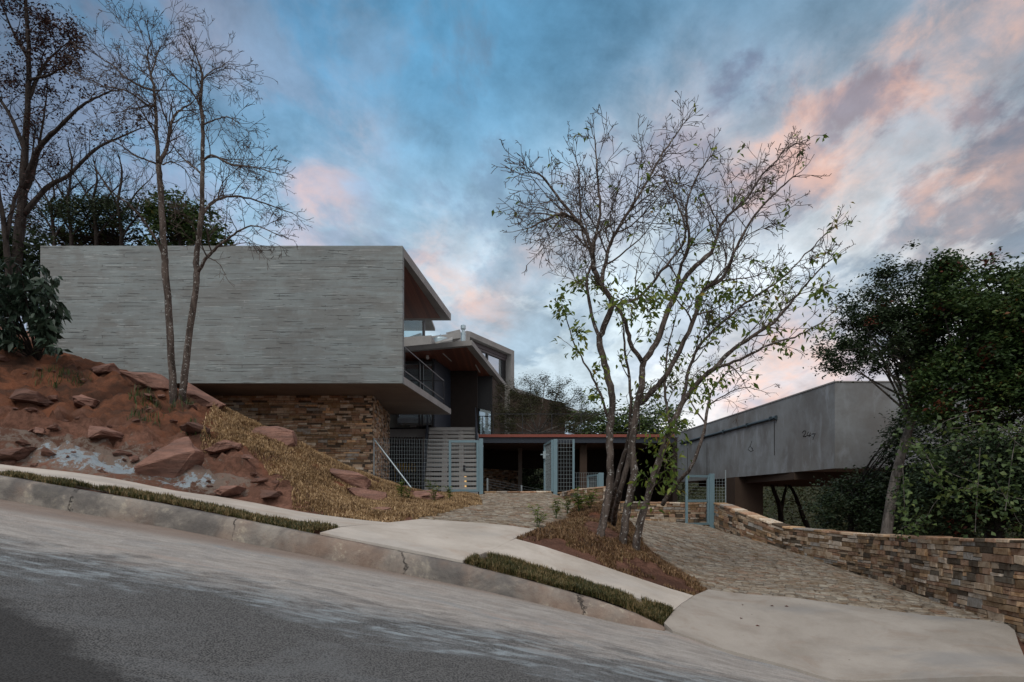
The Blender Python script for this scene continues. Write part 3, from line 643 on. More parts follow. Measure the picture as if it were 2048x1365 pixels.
hl = MB(); hx = np.linspace(-90, 160, 60); hrow = []
for j, (yy, zz_) in enumerate(((50, -9), (62, -3), (74, .4), (90, 1.2), (140, -2), (260, -15))):
    for x in hx: hl.v.append((x, yy+4*math.sin(x*.11), zz_+(3.4 if 1 < j < 5 else 0)+(1.2*math.sin(x*.13)+.6*math.sin(x*.37) if 1 < j < 5 else 0)+(3.0 if x < -25 and 1 < j < 5 else 0)))
for j in range(5):
    for i in range(59): a = j*60+i; hl.f.append((a, a+1, a+61, a+60))
MAT['hill'] = simple('wooded_hill_ground', (.020, .026, .012), .95, .1, 0, .5, .6)
struct(obj('hillside', hl, 'hill', smooth=True), 'dark wooded hillside across the valley', 'hill')

def sheet(name, poly, mat, off, sp=.35, skirt=.12, zf=zup, interior=True):
    P2 = [Vector(p) for p in poly]; B = []
    for a, b in zip(P2, P2[1:]+P2[:1]):
        n = max(1, int((b-a).length/sp)); B += [a.lerp(b, i/n) for i in range(n)]
    nb = len(B); xs = [p.x for p in P2]; ys = [p.y for p in P2]
    gx, gy = np.meshgrid(np.arange(min(xs), max(xs), sp), np.arange(min(ys), max(ys), sp)); gx = gx.ravel(); gy = gy.ravel()
    tup = [tuple(p) for p in P2]; k = inpoly(gx, gy, tup) & (edist(gx, gy, tup) > sp*.4)
    pts_ = B+[Vector((a, b)) for a, b in zip(gx[k], gy[k])]
    vo, _, fo, ov, _, _ = delaunay_2d_cdt(pts_, [], [list(range(nb))], 1, 1e-5)
    x = np.array([p.x for p in vo]); y = np.array([p.y for p in vo]); z = zf(x, y)+off
    mb = MB(); 
    fs = []
    for f in fo:
        a, b, c = [vo[i] for i in f[:3]]
        if (b-a).cross(c-a) < 0: f = f[::-1]
        fs.append(tuple(f))
    mb.add([(a, b, c) for a, b, c in zip(x, y, z)], fs)
    if skirt:
        inv_ = {}
        for i, src in enumerate(ov):
            for s_ in src: inv_[s_] = i
        ring = [inv_[i] for i in range(nb) if i in inv_]; b0 = len(mb.v)
        for i in ring: q_ = mb.v[i]; mb.v.append((q_[0], q_[1], q_[2]-skirt))
        n = len(ring)
        for i in range(n):
            a, b = ring[i], ring[(i+1) % n]; mb.f.append((a, b0+i, b0+(i+1) % n, b))
    return obj(name, mb, mat)
def pl2(l): return [tuple(Vector(p)[:2]) for p in PL(l)]
sw_l = pl2([(0, 932, 12.0), (350, 985, 11.8), (600, 1027, 11.7), (778, 1049, 11.6), (680, 1062, 10.15), (350, 998, 10.3), (0, 942, 10.5)])
sw_l = [(-30, 15.2)]+sw_l[:1]+sw_l[1:]+[(-15.5, 11.6), (-30, 13.4)]
struct(sheet('pavement', sw_l, 'pave', .03), 'narrow pale pavement climbing left along the earth bank', 'pavement')
apron = pl2([(682, 1062, 10.1), (778, 1049, 11.6), (839, 1042, 12.2), (1072, 1063, 12.0), (1029, 1081, 11.0), (925, 1127, 9.27), (800, 1101.5, 9.35), (640, 1070, 9.45)])
struct(sheet('driveway_apron', apron, 'pave', .032), 'pale concrete apron before the gated cobbled drive', 'driveway')
sw_r = pl2([(1031, 1081.5, 11.0), (1200, 1134, 10.9), (1387, 1195, 10.7), (1347, 1225, 9.5), (1130, 1152, 9.85), (966, 1106, 10.0)])
struct(sheet('pavement', sw_r, 'pave', .03), 'short pale pavement strip below the tree bank', 'pavement')
aprr = [tuple(Vector(p)[:2]) for p in PL([(1389, 1196, 10.7), (1417, 1183, 11.2), (1573, 1198, 11.0), (1780, 1226, 10.5), (1904, 1240, 10.2), (2026, 1258, 9.6), (2050, 1294, 8.7)])]+[(6.3, 7.72)]+[tuple(Vector(p)[:2]) for p in PL([(1664, 1365, 8.1), (1573, 1337, 8.3), (1448, 1304, 8.5), (1345, 1267, 8.7), (1328, 1252, 8.95), (1349, 1225, 9.5)])]
struct(sheet('driveway_apron', aprr, 'apron', .036, skirt=.2), 'broad dusty concrete apron at the lower right', 'driveway')

# ------------------------------------------------------------------ turf blades
def blades(poly, count, L, W, seed, lean=.7, off=0.0, clump=0.0, zf=zup, keep=None):
    r = np.random.RandomState(seed); xs = [p[0] for p in poly]; ys = [p[1] for p in poly]; X = []; Y = []; n = 0
    while n < count:
        x = r.uniform(min(xs), max(xs), count); y = r.uniform(min(ys), max(ys), count); k = inpoly(x, y, poly)
        if keep is not None: k &= keep(x, y)
        X.append(x[k]); Y.append(y[k]); n += k.sum()
    x = np.concatenate(X)[:count]; y = np.concatenate(Y)[:count]; cl_ = fbm(x*3.5, y*3.5, 3, seed); z = zf(x, y)+off+(cl_-.5)*clump
    a = r.uniform(0, 2*np.pi, count); l = L*r.uniform(.5, 1.3, count); ln = r.uniform(.1, lean, count); w = W*r.uniform(.6, 1.4, count)
    b = a+r.uniform(-.8, .8, count)
    dx, dy = np.cos(a), np.sin(a); sx, sy = -dy*w/2, dx*w/2; base = np.stack([x, y, z-.01], 1)
    mid = base+np.stack([dx*l*.35*ln, dy*l*.35*ln, l*.6*np.sqrt(np.maximum(0.1, 1-ln**2*.5))], 1); tip = mid+np.stack([np.cos(b)*l*.6*ln, np.sin(b)*l*.6*ln, l*.45*(1-ln)], 1)
    s_ = np.stack([sx, sy, np.zeros(count)], 1); v = np.stack([base-s_, base+s_, mid+s_*.8, mid-s_*.8, tip], 1).reshape(-1, 3)
    i = np.arange(count)*5; t1 = np.stack([i, i+1, i+2], 1); t2 = np.stack([i, i+2, i+3], 1); t3 = np.stack([i+3, i+2, i+4], 1)
    return v, np.concatenate([t1, t2, t3])
PIT = pl2([(800, 1002, 19.5), (905, 1006, 19), (880, 1013, 17.5), (800, 1012, 17.5)])
tag(obj('dry_turf', blades(TURF, 200000, .08, .015, 1, .95, clump=.10, keep=lambda x, y: ~inpoly(x, y, PIT) & (fbm(x*1.7, y*1.7, 4, 77) > .30)), 'straw'), 'straw coloured turf mats laid over the red bank', 'dry grass', kind='stuff')
bank_keep = lambda x, y: fbm(x*1.8, y*1.8, 4, 9) > .42
tag(obj('brown_turf', blades(BANK, 60000, .075, .013, 2, .95, clump=.08, keep=bank_keep), 'straw_d'), 'brown dry turf around the trunks between the two drives', 'dry grass', kind='stuff')
strl = [(-15.5, 11.1)]+pl2([(0, 951.5, 9.95), (350, 1012, 9.75), (622, 1067, 9.5), (680, 1062, 10.12), (350, 998, 10.3), (0, 942, 10.5)])+[(-15.5, 11.5)]
tag(obj('verge_grass', blades(strl, 40000, .085, .011, 3, .98, clump=.07, keep=lambda x, y: fbm(x*2.2, y*2.2, 3, 15) > .33), 'grass'), 'thin green and brown verge along the upper kerb', 'grass', kind='stuff')
strr = pl2([(930, 1126, 9.3), (1034, 1155, 9.22), (1181, 1195, 9.1), (1270, 1226, 9.02), (1325, 1249, 8.98), (1347, 1226, 9.48), (1130, 1152, 9.83), (966, 1106, 9.98)])
tag(obj('verge_grass', blades(strr, 30000, .10, .011, 4, .98, clump=.08, keep=lambda x, y: fbm(x*2.2, y*2.2, 3, 16) > .30), 'grass'), 'short green verge beside the tapering kerb end', 'grass', kind='stuff')

# ------------------------------------------------------------------ stonework
def stone_face(mb, o, ux, uy, un, w, h, dep, rng, ch=.010):
    j = lambda s: rng.uniform(-s, s)
    c = [(-w/2, -h/2), (w/2, -h/2), (w/2, h/2), (-w/2, h/2)]; d2 = dep+rng.uniform(-.008, .012)
    jit = min(w, h)*.13
    mid = [o+ux*(a+j(jit))+uy*(b+j(jit*.7)) for a, b in c]
    q0 = [p-un*.05 for p in mid]; q1 = [p+un*(d2-ch) for p in mid]
    cc = sum(mid, Vector())/4; q2 = [p+(cc-p).normalized()*ch*1.6+un*(d2+j(.006)) for p in mid]
    mb.add(q0+q1+q2, [(0, 1, 5, 4), (1, 2, 6, 5), (2, 3, 7, 6), (3, 0, 4, 7), (4, 5, 9, 8), (5, 6, 10, 9), (6, 7, 11, 10), (7, 4, 8, 11), (8, 9, 10, 11)])
def stone_run(pts, ztop, zbot, seed, hmin=.06, hmax=.13, lmin=.12, lmax=.42, dep=.03, side=1):
    "courses of stones on the face of a plan polyline; normal is to the right of travel * side"
    rng = random.Random(seed); mb = MB(); seg = []; s = 0
    for a, b in zip(pts[:-1], pts[1:]):
        a2 = Vector(a[:2]); b2 = Vector(b[:2]); L = (b2-a2).length; seg.append((s, L, a2, b2)); s += L
    tot = s; st = [0]+[x[0]+x[1] for x in seg]
    k = 0.0; hmaxall = max(t-b for t, b in zip(ztop, zbot))
    while k < hmaxall+.1:
        h = rng.uniform(hmin, hmax); x = -rng.uniform(0, .2)
        while x < tot:
            w = rng.uniform(lmin, lmax)*(1 if h > .08 else 1.25); c = x+w/2
            if 0.02 < c < tot-.02:
                sgm = next(q_ for q_ in seg if q_[0]-1e-6 <= c <= q_[0]+q_[1]+1e-6); t = (c-sgm[0])/sgm[1]; d = (sgm[3]-sgm[2]).normalized()
                zt = float(np.interp(c, st, ztop)); zb = float(np.interp(c, st, zbot)); zc = zt-k-h/2
                if zc+h/2 > zb-.05:
                    zta = float(np.interp(max(0, c-.2), st, ztop)); ztb = float(np.interp(min(tot, c+.2), st, ztop)); sl_ = math.atan2(ztb-zta, .4)*.9
                    ww = w
                    if c-w/2 < 0: ww = w+2*(c-w/2); 
                    if c+w/2 > tot: ww = w-2*(c+w/2-tot)
                    if ww > .05:
                        n = Vector((d.y, -d.x, 0))*side; u = Vector((d.x*math.cos(sl_), d.y*math.cos(sl_), math.sin(sl_))); v = Vector((0, 0, 1))
                        p = sgm[2].lerp(sgm[3], t); hh = h
                        if h > .1 and rng.random() < (.45 if h < .13 else .62) and ww > .14:   # two thin stones in one bed
                            h1 = h*rng.uniform(.4, .6)
                            stone_face(mb, Vector((p.x, p.y, zc+h/2-h1/2)), u, v, n, ww-.008, h1-.008, dep+rng.uniform(-.012, .012), rng)
                            stone_face(mb, Vector((p.x, p.y, zc-h/2+(h-h1)/2)), u, v, n, ww-.008, h-h1-.008, dep+rng.uniform(-.012, .012), rng)
                        else: stone_face(mb, Vector((p.x, p.y, zc)), u, v, n, ww-.008, h-.008, dep+rng.uniform(-.015, .018), rng)
            x += w
        k += h
    return mb
def stone_wall_thing(name, label, bot, top, thick, seed, cap=True, side=1, **k):
    root = thing(name, label, 'stone wall', tuple(Vector(bot[0])))
    pts_ = [Vector(p) for p in bot]; zt = [Vector(p).z for p in top]; zb = [p.z-.15 for p in pts_]
    obj('stones', stone_run(pts_, zt, zb, seed, side=side, **k), 'stone_w', root)
    core = MB(); n = len(pts_); nr = []
    for i in range(n):
        a = pts_[max(i-1, 0)]; b = pts_[min(i+1, n-1)]; d = Vector((b.x-a.x, b.y-a.y, 0)).normalized(); nr.append(Vector((-d.y, d.x, 0))*side)
    for i in range(n-1):
        a, b = pts_[i], pts_[i+1]; A2 = a+nr[i]*thick; B2 = b+nr[i+1]*thick
        v = [(a.x, a.y, zb[i]-.6), (b.x, b.y, zb[i+1]-.6), (B2.x, B2.y, zb[i+1]-.6), (A2.x, A2.y, zb[i]-.6), (a.x, a.y, zt[i]), (b.x, b.y, zt[i+1]), (B2.x, B2.y, zt[i+1]), (A2.x, A2.y, zt[i])]
        core.add(v, [(0, 3, 2, 1), (4, 5, 6, 7), (0, 1, 5, 4), (2, 3, 7, 6), (1, 2, 6, 5), (3, 0, 4, 7)])
    obj('core', core, 'mortar', root)
    if cap:
        rng = random.Random(seed+5); cm = MB(); x = 0; seg = []; s = 0
        L = [0]
        for a, b in zip(pts_[:-1], pts_[1:]): L.append(L[-1]+Vector((b.x-a.x, b.y-a.y)).length)
        X = [p.x for p in pts_]; Y = [p.y for p in pts_]
        while x < L[-1]-.05:
            w = min(rng.uniform(.28, .6), L[-1]-x); e = []
            for s_ in (x+.006, x+w-.006):
                px_ = float(np.interp(s_, L, X)); py_ = float(np.interp(s_, L, Y)); pz = float(np.interp(s_, L, zt)); nn = Vector((float(np.interp(s_, L, [q_.x for q_ in nr])), float(np.interp(s_, L, [q_.y for q_ in nr])), 0)).normalized()
                e.append((Vector((px_, py_, pz)), nn))
            t = rng.uniform(.035, .06); o1 = -.05+rng.uniform(-.015, .015); v = []
            for dz in (-.004, t):
                for (p, nn), q1 in ((e[0], o1), (e[1], o1+rng.uniform(-.01, .01)), (e[1], thick+.04), (e[0], thick+.04)): v.append(p+nn*q1+Vector((0, 0, dz+rng.uniform(-.004, .004))))
            cm.add(v, [(0, 3, 2, 1), (4, 5, 6, 7), (0, 1, 5, 4), (1, 2, 6, 5), (2, 3, 7, 6), (3, 0, 4, 7)]); x += w
        obj('coping', cm, 'stone', root, bevel=.008)
    return root
stone_wall_thing('stone_wall', 'long curving rust and grey stone wall beside the lower drive', PL(WALLB), [tuple(Vector(p)) for p in PL(WALLT)], .34, 21, side=1, hmin=.06, hmax=.155, lmin=.12, lmax=.55, dep=.035)
lw_b = PL([(1236, 1040, 24.3), (1300, 1047, 24.3), (1371, 1054, 24.2), (1424, 1061, 23.9)]); lw_t = PL([(1236, 1006, 24.3), (1300, 1007, 24.3), (1371, 1008, 24.2), (1424, 1008, 23.9)])
stone_wall_thing('stone_wall', 'low stone wall behind the trunks, left of the small lower gate', lw_b, lw_t, .3, 22)
uw_b = PL([(1116, 1000, 24.0), (1160, 1015, 22.6), (1212, 1034, 21.5), (1232, 1042, 22.5)]); uw_t = PL([(1116, 988, 24.0), (1160, 980, 22.6), (1212, 976, 21.5), (1232, 976, 22.5)])
stone_wall_thing('stone_wall', 'stepped stone retaining wall right of the tall open gate', uw_b, uw_t, .35, 23)
th_b = PL([(967, 992, 24.1), (1106, 992, 24.1)]); th_t = PL([(967, 985.5, 24.1), (1106, 985.5, 24.1)])
stone_wall_thing('stone_threshold', 'low stone edge across the gateway at the top of the cobbles', th_b, th_t, .3, 24, hmin=.05, hmax=.08)

# cobbles
def cobbles(name, label, poly, seed, rot):
    rng = random.Random(seed); xs = [p[0] for p in poly]; ys = [p[1] for p in poly]; c, s = math.cos(rot), math.sin(rot)
    cx, cy = sum(xs)/len(xs), sum(ys)/len(ys); R = max(max(xs)-min(xs), max(ys)-min(ys))*.8; C = []; y = -R
    while y < R:
        h = rng.uniform(.09, .15); x = -R-rng.uniform(0, .2)
        while x < R:
            w = rng.uniform(.12, .27); a, b = x+w/2, y+h/2+rng.uniform(-.008, .008); C.append((cx+a*c-b*s, cy+a*s+b*c, w, h)); x += w
        y += h
    C = np.array(C); k = inpoly(C[:, 0], C[:, 1], poly); C = C[k]; n = len(C); r = np.random.RandomState(seed)
    loc = np.array([(-.5, -.5), (.5, -.5), (.5, .5), (-.5, .5)])
    off = loc[None]*np.stack([C[:, 2]-.008, C[:, 3]-.008], 1)[:, None]+r.uniform(-.010, .010, (n, 4, 2))
    inn = off*.84
    def wrld(o_): return np.stack([C[:, 0:1]+o_[..., 0]*c-o_[..., 1]*s, C[:, 1:2]+o_[..., 0]*s+o_[..., 1]*c], -1)
    A = wrld(off); B = wrld(inn); zA = zup(A[..., 0], A[..., 1]); zB = zup(B[..., 0], B[..., 1]); lift = r.uniform(.02, .042, (n, 1))
    v = np.concatenate([np.concatenate([A, (zA-.02)[..., None]], -1), np.concatenate([A, (zA+lift-.012)[..., None]], -1), np.concatenate([B, (zB+lift+r.uniform(-.004, .004, (n, 4)))[..., None]], -1)], 1).reshape(-1, 3)
    q_ = np.array([(0, 1, 5, 4), (1, 2, 6, 5), (2, 3, 7, 6), (3, 0, 4, 7), (4, 5, 9, 8), (5, 6, 10, 9), (6, 7, 11, 10), (7, 4, 8, 11), (8, 9, 10, 11)])
    f = (np.arange(n)[:, None, None]*12+q_[None]).reshape(-1, 4)
    o = obj(name, (v, f), 'cobble'); struct(o, label, 'driveway')
    return sheet('cobble_bed', poly, 'joint', .012, .3, 0)
c1 = pl2([(839, 1041.5, 12.25), (966, 1012, 18.4), (961, 992, 24.05), (1112, 992, 24.05), (1116, 1000, 23.9), (1158, 1011.5, 20.5), (1130, 1033, 15.4), (1072, 1062.5, 12.05)])
struct(cobbles('cobbled_drive', 'upper cobbled drive rising to the tall gate', c1, 31, .04), 'sandy bed between the cobbles of the upper drive', 'driveway')
c2 = pl2([(1418, 1182.5, 11.25), (1573, 1197.5, 11.05), (1780, 1225.5, 10.55), (1904, 1239.5, 10.25), (2024, 1256, 9.65), (1945, 1229, 10.75), (1851, 1198, 12.5), (1785, 1173, 14.6), (1702, 1148, 16.8), (1632, 1123, 18.2), (1563, 1100, 20), (1480, 1076, 21.4), (1430, 1061, 23.6), (1371, 1052, 24.1), (1236, 1038, 24.2), (1224, 1036, 21.3), (1241, 1047, 19), (1301, 1105, 14.5), (1351, 1140, 12.9)])
struct(cobbles('cobbled_drive', 'lower cobbled drive beside the long stone wall', c2, 32, -.10), 'sandy bed between the cobbles of the lower drive', 'driveway')

# ------------------------------------------------------------------ the house
H = thing('concrete_house', 'cantilevered board marked concrete house over a stone base with red timber soffits', 'house', (-5.0, 24.5, 0))
def part(name, mb, mat, parent=None, **k): return obj(name, mb, mat, parent or H, **k)
FL = (-15.2, 22.0); FR = (-3.53, 22.0); BR = (-2.68, 30.0); BL = (-15.2, 30.0)
wl = part('front_wall', MB().prism([FL, FR, (FR[0]+.021, 22.2), (-15.2, 22.2)], 3.79, 8.22), 'board')
part('side_wall', MB().box(-15.2, -15.0, 22.203, 30, 3.8, 8.21), 'board')
part('roof_slab', MB().prism([(-14.99, 22.203), (FR[0]+.021, 22.203), BR, (-14.99, 30)], 7.92, 8.216), 'conc')
part('soffit', MB().prism([(-14.9, 22.3), (FR[0]-.14, 22.3), (BR[0]-.42, 29.55), (-14.9, 29.55)], 7.895, 7.917), 'wood')
fs = part('floor_slab', MB().prism([(-14.99, 22.203), (FR[0]+.021, 22.203), BR, (-14.99, 30)], 3.795, 4.03), 'conc')
part('slab_soffit', MB().prism([(-14.95, 22.03), (FR[0]-.03, 22.03), (BR[0]-.06, 29.95), (-14.95, 29.95)], 3.782, 3.7885), 'soffit_c')
part('glass_wall', MB().box(-5.6, -5.56, 22.3, 29.6, 4.05, 7.88), 'glass')
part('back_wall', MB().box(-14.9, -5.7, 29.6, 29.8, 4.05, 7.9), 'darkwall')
# balcony rail along the slanting edge
rl = MB(); e0 = Vector((FR[0]-.02, 22.35, 0)); e1 = Vector((-2.88, 28.8, 0)); zt_, zb_ = 5.06, 4.12
for zz_ in (zt_, 4.28): rl.bar(e0+Vector((0, 0, zz_)), e1+Vector((0, 0, zz_)), .022, .03)
for t in (0.02, .34, .66, 1.0): p = e0.lerp(e1, t); rl.bar(p+Vector((0, 0, 4.03)), p+Vector((0, 0, zt_)), .028)
bk = Vector((-5.5, 28.8, 0)); rl.bar(e1+Vector((0, 0, zt_)), bk+Vector((0, 0, zt_)), .035, .045)
rail = part('railing', rl, 'black')
# stone base
B0 = (-5.0, 24.5); B1 = (-5.38, 29.9)
part('stone_front', stone_run([(-13.0, 24.5), B0], [3.775]*2, [.0]*2, 41, .06, .12, .14, .5), 'stone')
part('stone_side', stone_run([B0, B1], [3.775]*2, [-.2]*2, 42, .06, .12, .14, .45), 'stone')
part('base_core', MB().prism([(-13.0, 24.5), B0, B1, (-13, 29.9)], -.6, 3.778), 'mortar')
# rooms behind the box (lower level)
part('lower_slab', MB().prism([(-7, 32.4), (-3.92, 32.05), (-3.92, 36), (-7, 36)], 2.98, 3.38), 'conc')
part('landing', MB().prism([(-3.90, 31.9), (-1.72, 31.9), (-1.72, 36), (-3.90, 36)], 3.12, 3.44), 'conc')
wp = part('window_panel', MB().box(-6.2, -4.42, 32.5, 32.54, 3.47, 4.25), 'palegrey'); 
part('curtain', MB().box(-4.85, -4.55, 32.44, 32.49, 3.5, 4.25), 'white')
part('window_frame', MB().bar((-6.3, 32.42, 3.43), (-4.3, 32.42, 3.43), .08).bar((-4.36, 32.42, 3.4), (-4.36, 32.42, 4.7), .09), 'black')
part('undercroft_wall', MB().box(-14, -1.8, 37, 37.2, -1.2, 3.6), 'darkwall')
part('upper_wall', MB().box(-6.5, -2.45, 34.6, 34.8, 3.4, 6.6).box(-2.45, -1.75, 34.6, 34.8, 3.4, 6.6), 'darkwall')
part('wall_panel', MB().box(-3.93, -3.62, 33.2, 33.3, 3.45, 4.3), 'shutter')
# middle roof
z6 = 6.61
RP = [(-9.5, 31.6), (-4.76, 30.2), (-1.70, 29.0), (-.27, 40.3), (7.3, 56.5), (-9.5, 57)]
part('middle_roof', MB().prism(RP, z6, 6.83), 'conc')
part('middle_soffit', MB().prism([(-9.3, 31.9), (-4.72, 30.45), (-1.95, 29.4), (-.62, 40.4), (6.6, 56.2), (-9.3, 56.4)], z6-.022, z6-.002), 'wood')
for (a, b) in (((886, 717, 30.5), (903, 736, 32.2)), ((951, 737, 33.0), (960, 751, 35.0)), ((934, 763, 37), (942, 775, 39.5))):
    A = P(*a); Bq = P(*b); A.z = Bq.z = z6-.03; part('soffit_light', MB().bar(A, Bq, .05, .012), 'white')
dm = P(855, 711, 30.9); part('camera_dome', MB().sphere((dm.x, dm.y, z6-.14), .075).tube([(dm.x, dm.y, z6-.03), (dm.x, dm.y, z6-.12)], .06, 10), 'white')
# glazed corner of the living room
gl = part('living_room_glass', MB().box(-5.3, -3.66, 31.6, 31.63, 3.5, 6.32), 'glass')
fr_ = MB()
for x in (-4.28, -4.14, -3.66): fr_.box(x-.04, x+.04, 31.52, 31.59, 3.42, 6.56)
fr_.box(-5.3, -3.6, 31.50, 31.6, 6.32, 6.44)
part('window_frame', fr_, 'black')
part('side_glass_wall', MB().wall((-3.6, 31.7), (-3.1, 34.5), .06, 3.45, 6.58), 'navy')
# far bay looking through to the sky
A = P(951, 815, 36); Bq = P(982, 822, 36)
part('bay_glass', MB().box(A.x, Bq.x, 36, 36.03, 3.5, 4.95), 'clear')
fb = MB(); 
for x in (A.x-.02, Bq.x+.03): fb.box(x-.04, x+.04, 35.9, 36.06, 3.4, 6.55)
fb.prism([(A.x, 35.92), (Bq.x, 35.92), (Bq.x, 36.05), (A.x, 36.05)], [4.93, 4.72, 4.72, 4.93], 6.55)
fb.bar((A.x+.38, 35.9, 3.5), (A.x+.38, 35.9, 4.45), .03).bar((A.x, 35.9, 4.45), (Bq.x, 35.9, 4.45), .03)
part('bay_frame', fb, 'black')
part('rear_wall', MB().prism([(Bq.x+.08, 36.0), (-.45, 40.5), (3.56, 46), (3.4, 46.2), (-.6, 40.8), (Bq.x, 36.3)], 2.6, 6.58), 'brownwall')
part('rear_pier', MB().box(-.42, -.12, 38.9, 39.2, 2.9, 6.58), 'soffit_c')
part('dark_timber_wall', MB().box(-3.0, A.x-.07, 36.0, 36.2, 3.44, 6.58), 'darkwall')
# roof top objects: parapet, glazed lantern, fins
part('parapet', MB().prism([(-8, 32.6), (-3.78, 32.0), (-3.6, 33.2), (-8, 34)], 6.84, [7.62, 7.76, 7.5, 7.5]), 'conc')
lg = part('lantern_glass', MB().box(-6.2, -4.38, 33.4, 33.43, 7.8, 9.0), 'clear')
part('lantern_frame', MB().box(-4.38, -4.26, 33.3, 33.5, 7.6, 9.0).box(-6.2, -4.26, 33.36, 33.46, 7.72, 7.8), 'black')
part('lantern_roof', MB().prism([(-6.3, 33.1), (-4.0, 33.1), (-4.05, 36), (-6.3, 36)], 8.96, 9.1), 'conc')
part('lantern_wall', MB().wall((-6.2, 36), (-4.6, 34.2), .1, 7.5, 8.4), 'soffit_c')
part('roof_flashing', MB().prism([tuple(P(862, 681, 33)[:2]), tuple(P(905, 684, 31)[:2]), tuple(P(905, 684, 31.6)[:2]), tuple(P(868, 681, 34)[:2])], 7.45, [7.6, 7.3, 7.3, 7.6]), 'white')
# tall rear volume
A = P(940, 663, 42.0); Bv = P(1028.5, 702, 47.5); ZT = 10.43; Cl = P(878, 684, 44.6)
dAB = Vector((Bv.x-A.x, Bv.y-A.y, 0)); LAB = dAB.length; dAB.normalize(); nAB = Vector((-dAB.y, dAB.x, 0))
def onf(s, z, dep=0.0): p = Vector((A.x, A.y, 0))+dAB*s+nAB*dep; return Vector((p.x, p.y, z))
def slabf(mb, s0, s1, z0, z1, d0, d1):
    v = [onf(s, z, d) for z in (z0, z1) for s, d in ((s0, d0), (s1, d0), (s1, d1), (s0, d1))]
    return mb.add(v, [(0, 3, 2, 1), (4, 5, 6, 7), (0, 1, 5, 4), (1, 2, 6, 5), (2, 3, 7, 6), (3, 0, 4, 7)])
part('upper_frame', slabf(slabf(MB(), 0, LAB, ZT-.34, ZT, 0, 3.5), LAB-.42, LAB, 4.5, ZT-.343, 0, 3.5), 'conc')
part('upper_side_wall', MB().wall((Cl.x, Cl.y), (A.x-.003, A.y+.003), -.25, 6.9, [ZT-.15, ZT-.01, ZT-.01, ZT-.15]), 'conc')
part('shutter_box', slabf(slabf(MB(), .05, LAB-.43, ZT-.60, ZT-.345, .35, .6), .05, LAB-.43, ZT-.76, ZT-.61, .40, .6), 'shutter')
uw = part('upper_window', slabf(MB(), .05, LAB-.7, 4.6, ZT-.765, .5, .54), 'glass')
mbf = MB()
for s in (LAB*.30, LAB*.50): slabf(mbf, s-.07, s+.07, 4.6, ZT-.765, .42, .49)
slabf(mbf, LAB-.95, LAB-.45, 4.6, ZT-.765, .44, .49)
part('upper_window_frame', mbf, 'black')
w0 = P(892, 666, 46); w1 = P(922, 667, 46); w2 = P(908, 673, 44)
part('roof_fin', MB().prism([(w0.x, 46), (w1.x, 46.3), (w1.x, 45)], [11.25, 11.2, 11.0], [11.33, 11.32, 11.3]), 'conc')
part('upper_floor', MB().prism([(-4, 44.8), (-2.6, 42.3), (0, 47.4), (-2, 50)], 6.0, 6.2), 'darkwall')
# chimney flue
c = P(926.5, 680, 34); fl = MB().tube([(c.x, c.y, 6.8), (c.x, c.y, 8.35)], .115, 16).tube([(c.x, c.y, 8.35), (c.x, c.y, 8.5)], .075, 16).tube([(c.x, c.y, 8.50), (c.x, c.y, 8.56), (c.x, c.y, 8.60), (c.x, c.y, 8.72), (c.x, c.y, 8.76)], [.07, .13, .13, .13, .06], 16)
fl.tube([(c.x, c.y, 8.28), (c.x, c.y, 8.36)], .128, 16)
flue = part('chimney_flue', fl, 'galv', smooth=False)
part('roof_curb', MB().box(c.x-.35, c.x+.45, c.y-.2, c.y+.3, 6.84, 7.3), 'conc')
d = P(881, 680, 34); tk = MB().tube([(d.x, d.y, 6.9), (d.x, d.y, 8.02)], .42, 24).sphere((d.x, d.y, 8.02), .42, 24, 10, .32).tube([(d.x, d.y, 8.1), (d.x, d.y, 8.28)], .03, 8)
tank = obj('water_tank', tk, 'galv', None, loc=(d.x, d.y, 6.84)); tag(tank, 'domed metal water tank standing on the middle roof', 'water tank')
# terrace / carport
CF = 29.0; zd = (HY-869)/F*CF
part('terrace_slab', MB().box(-1.42, 6.9, CF+.06, 38.5, zd-.1, zd-.01), 'soffit_c')
part('terrace_fascia', MB().box(-1.42, 6.9, CF, CF+.055, zd-.12, zd), 'redfascia')
part('terrace_beam', MB().box(-1.42, 6.9, CF+.08, CF+.25, zd-.36, zd-.105), 'navy')
tr = MB(); 
zr = zd+.88
tr.bar((-.8, CF+.15, zr), (6.7, CF+.15, zr), .03)
tr.bar((-.8, CF+.15, zd+.46), (6.7, CF+.15, zd+.46), .012); tr.bar((-.8, CF+.15, zd+.10), (6.7, CF+.15, zd+.10), .025)
for x in np.linspace(-.8, 6.7, 7): tr.bar((x, CF+.15, zd-.01), (x, CF+.15, zr), .035)
part('terrace_railing', tr, 'black')
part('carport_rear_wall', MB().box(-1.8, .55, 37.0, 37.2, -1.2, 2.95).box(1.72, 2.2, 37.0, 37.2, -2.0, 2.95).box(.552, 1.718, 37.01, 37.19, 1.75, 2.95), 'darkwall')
part('carport_column', MB().box(.32, .52, 35.2, 35.4, -1.2, zd-.101), 'soffit_c')
part('carport_column', MB().box(2.95, 3.25, 29.6, 29.9, -2.0, zd-.101), 'brownwall')
part('carport_stone_wall', stone_run([(-1.6, 33.2), (.35, 36.5)], [1.6, 1.6], [-1.0, -1.0], 43), 'stone_w')
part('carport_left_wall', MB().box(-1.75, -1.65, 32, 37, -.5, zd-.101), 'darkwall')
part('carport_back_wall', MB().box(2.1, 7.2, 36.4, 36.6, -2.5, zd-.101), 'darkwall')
part('carport_right_wall', MB().box(6.9, 7.1, 29.3, 36.4, -2.8, zd-.101), 'darkwall')
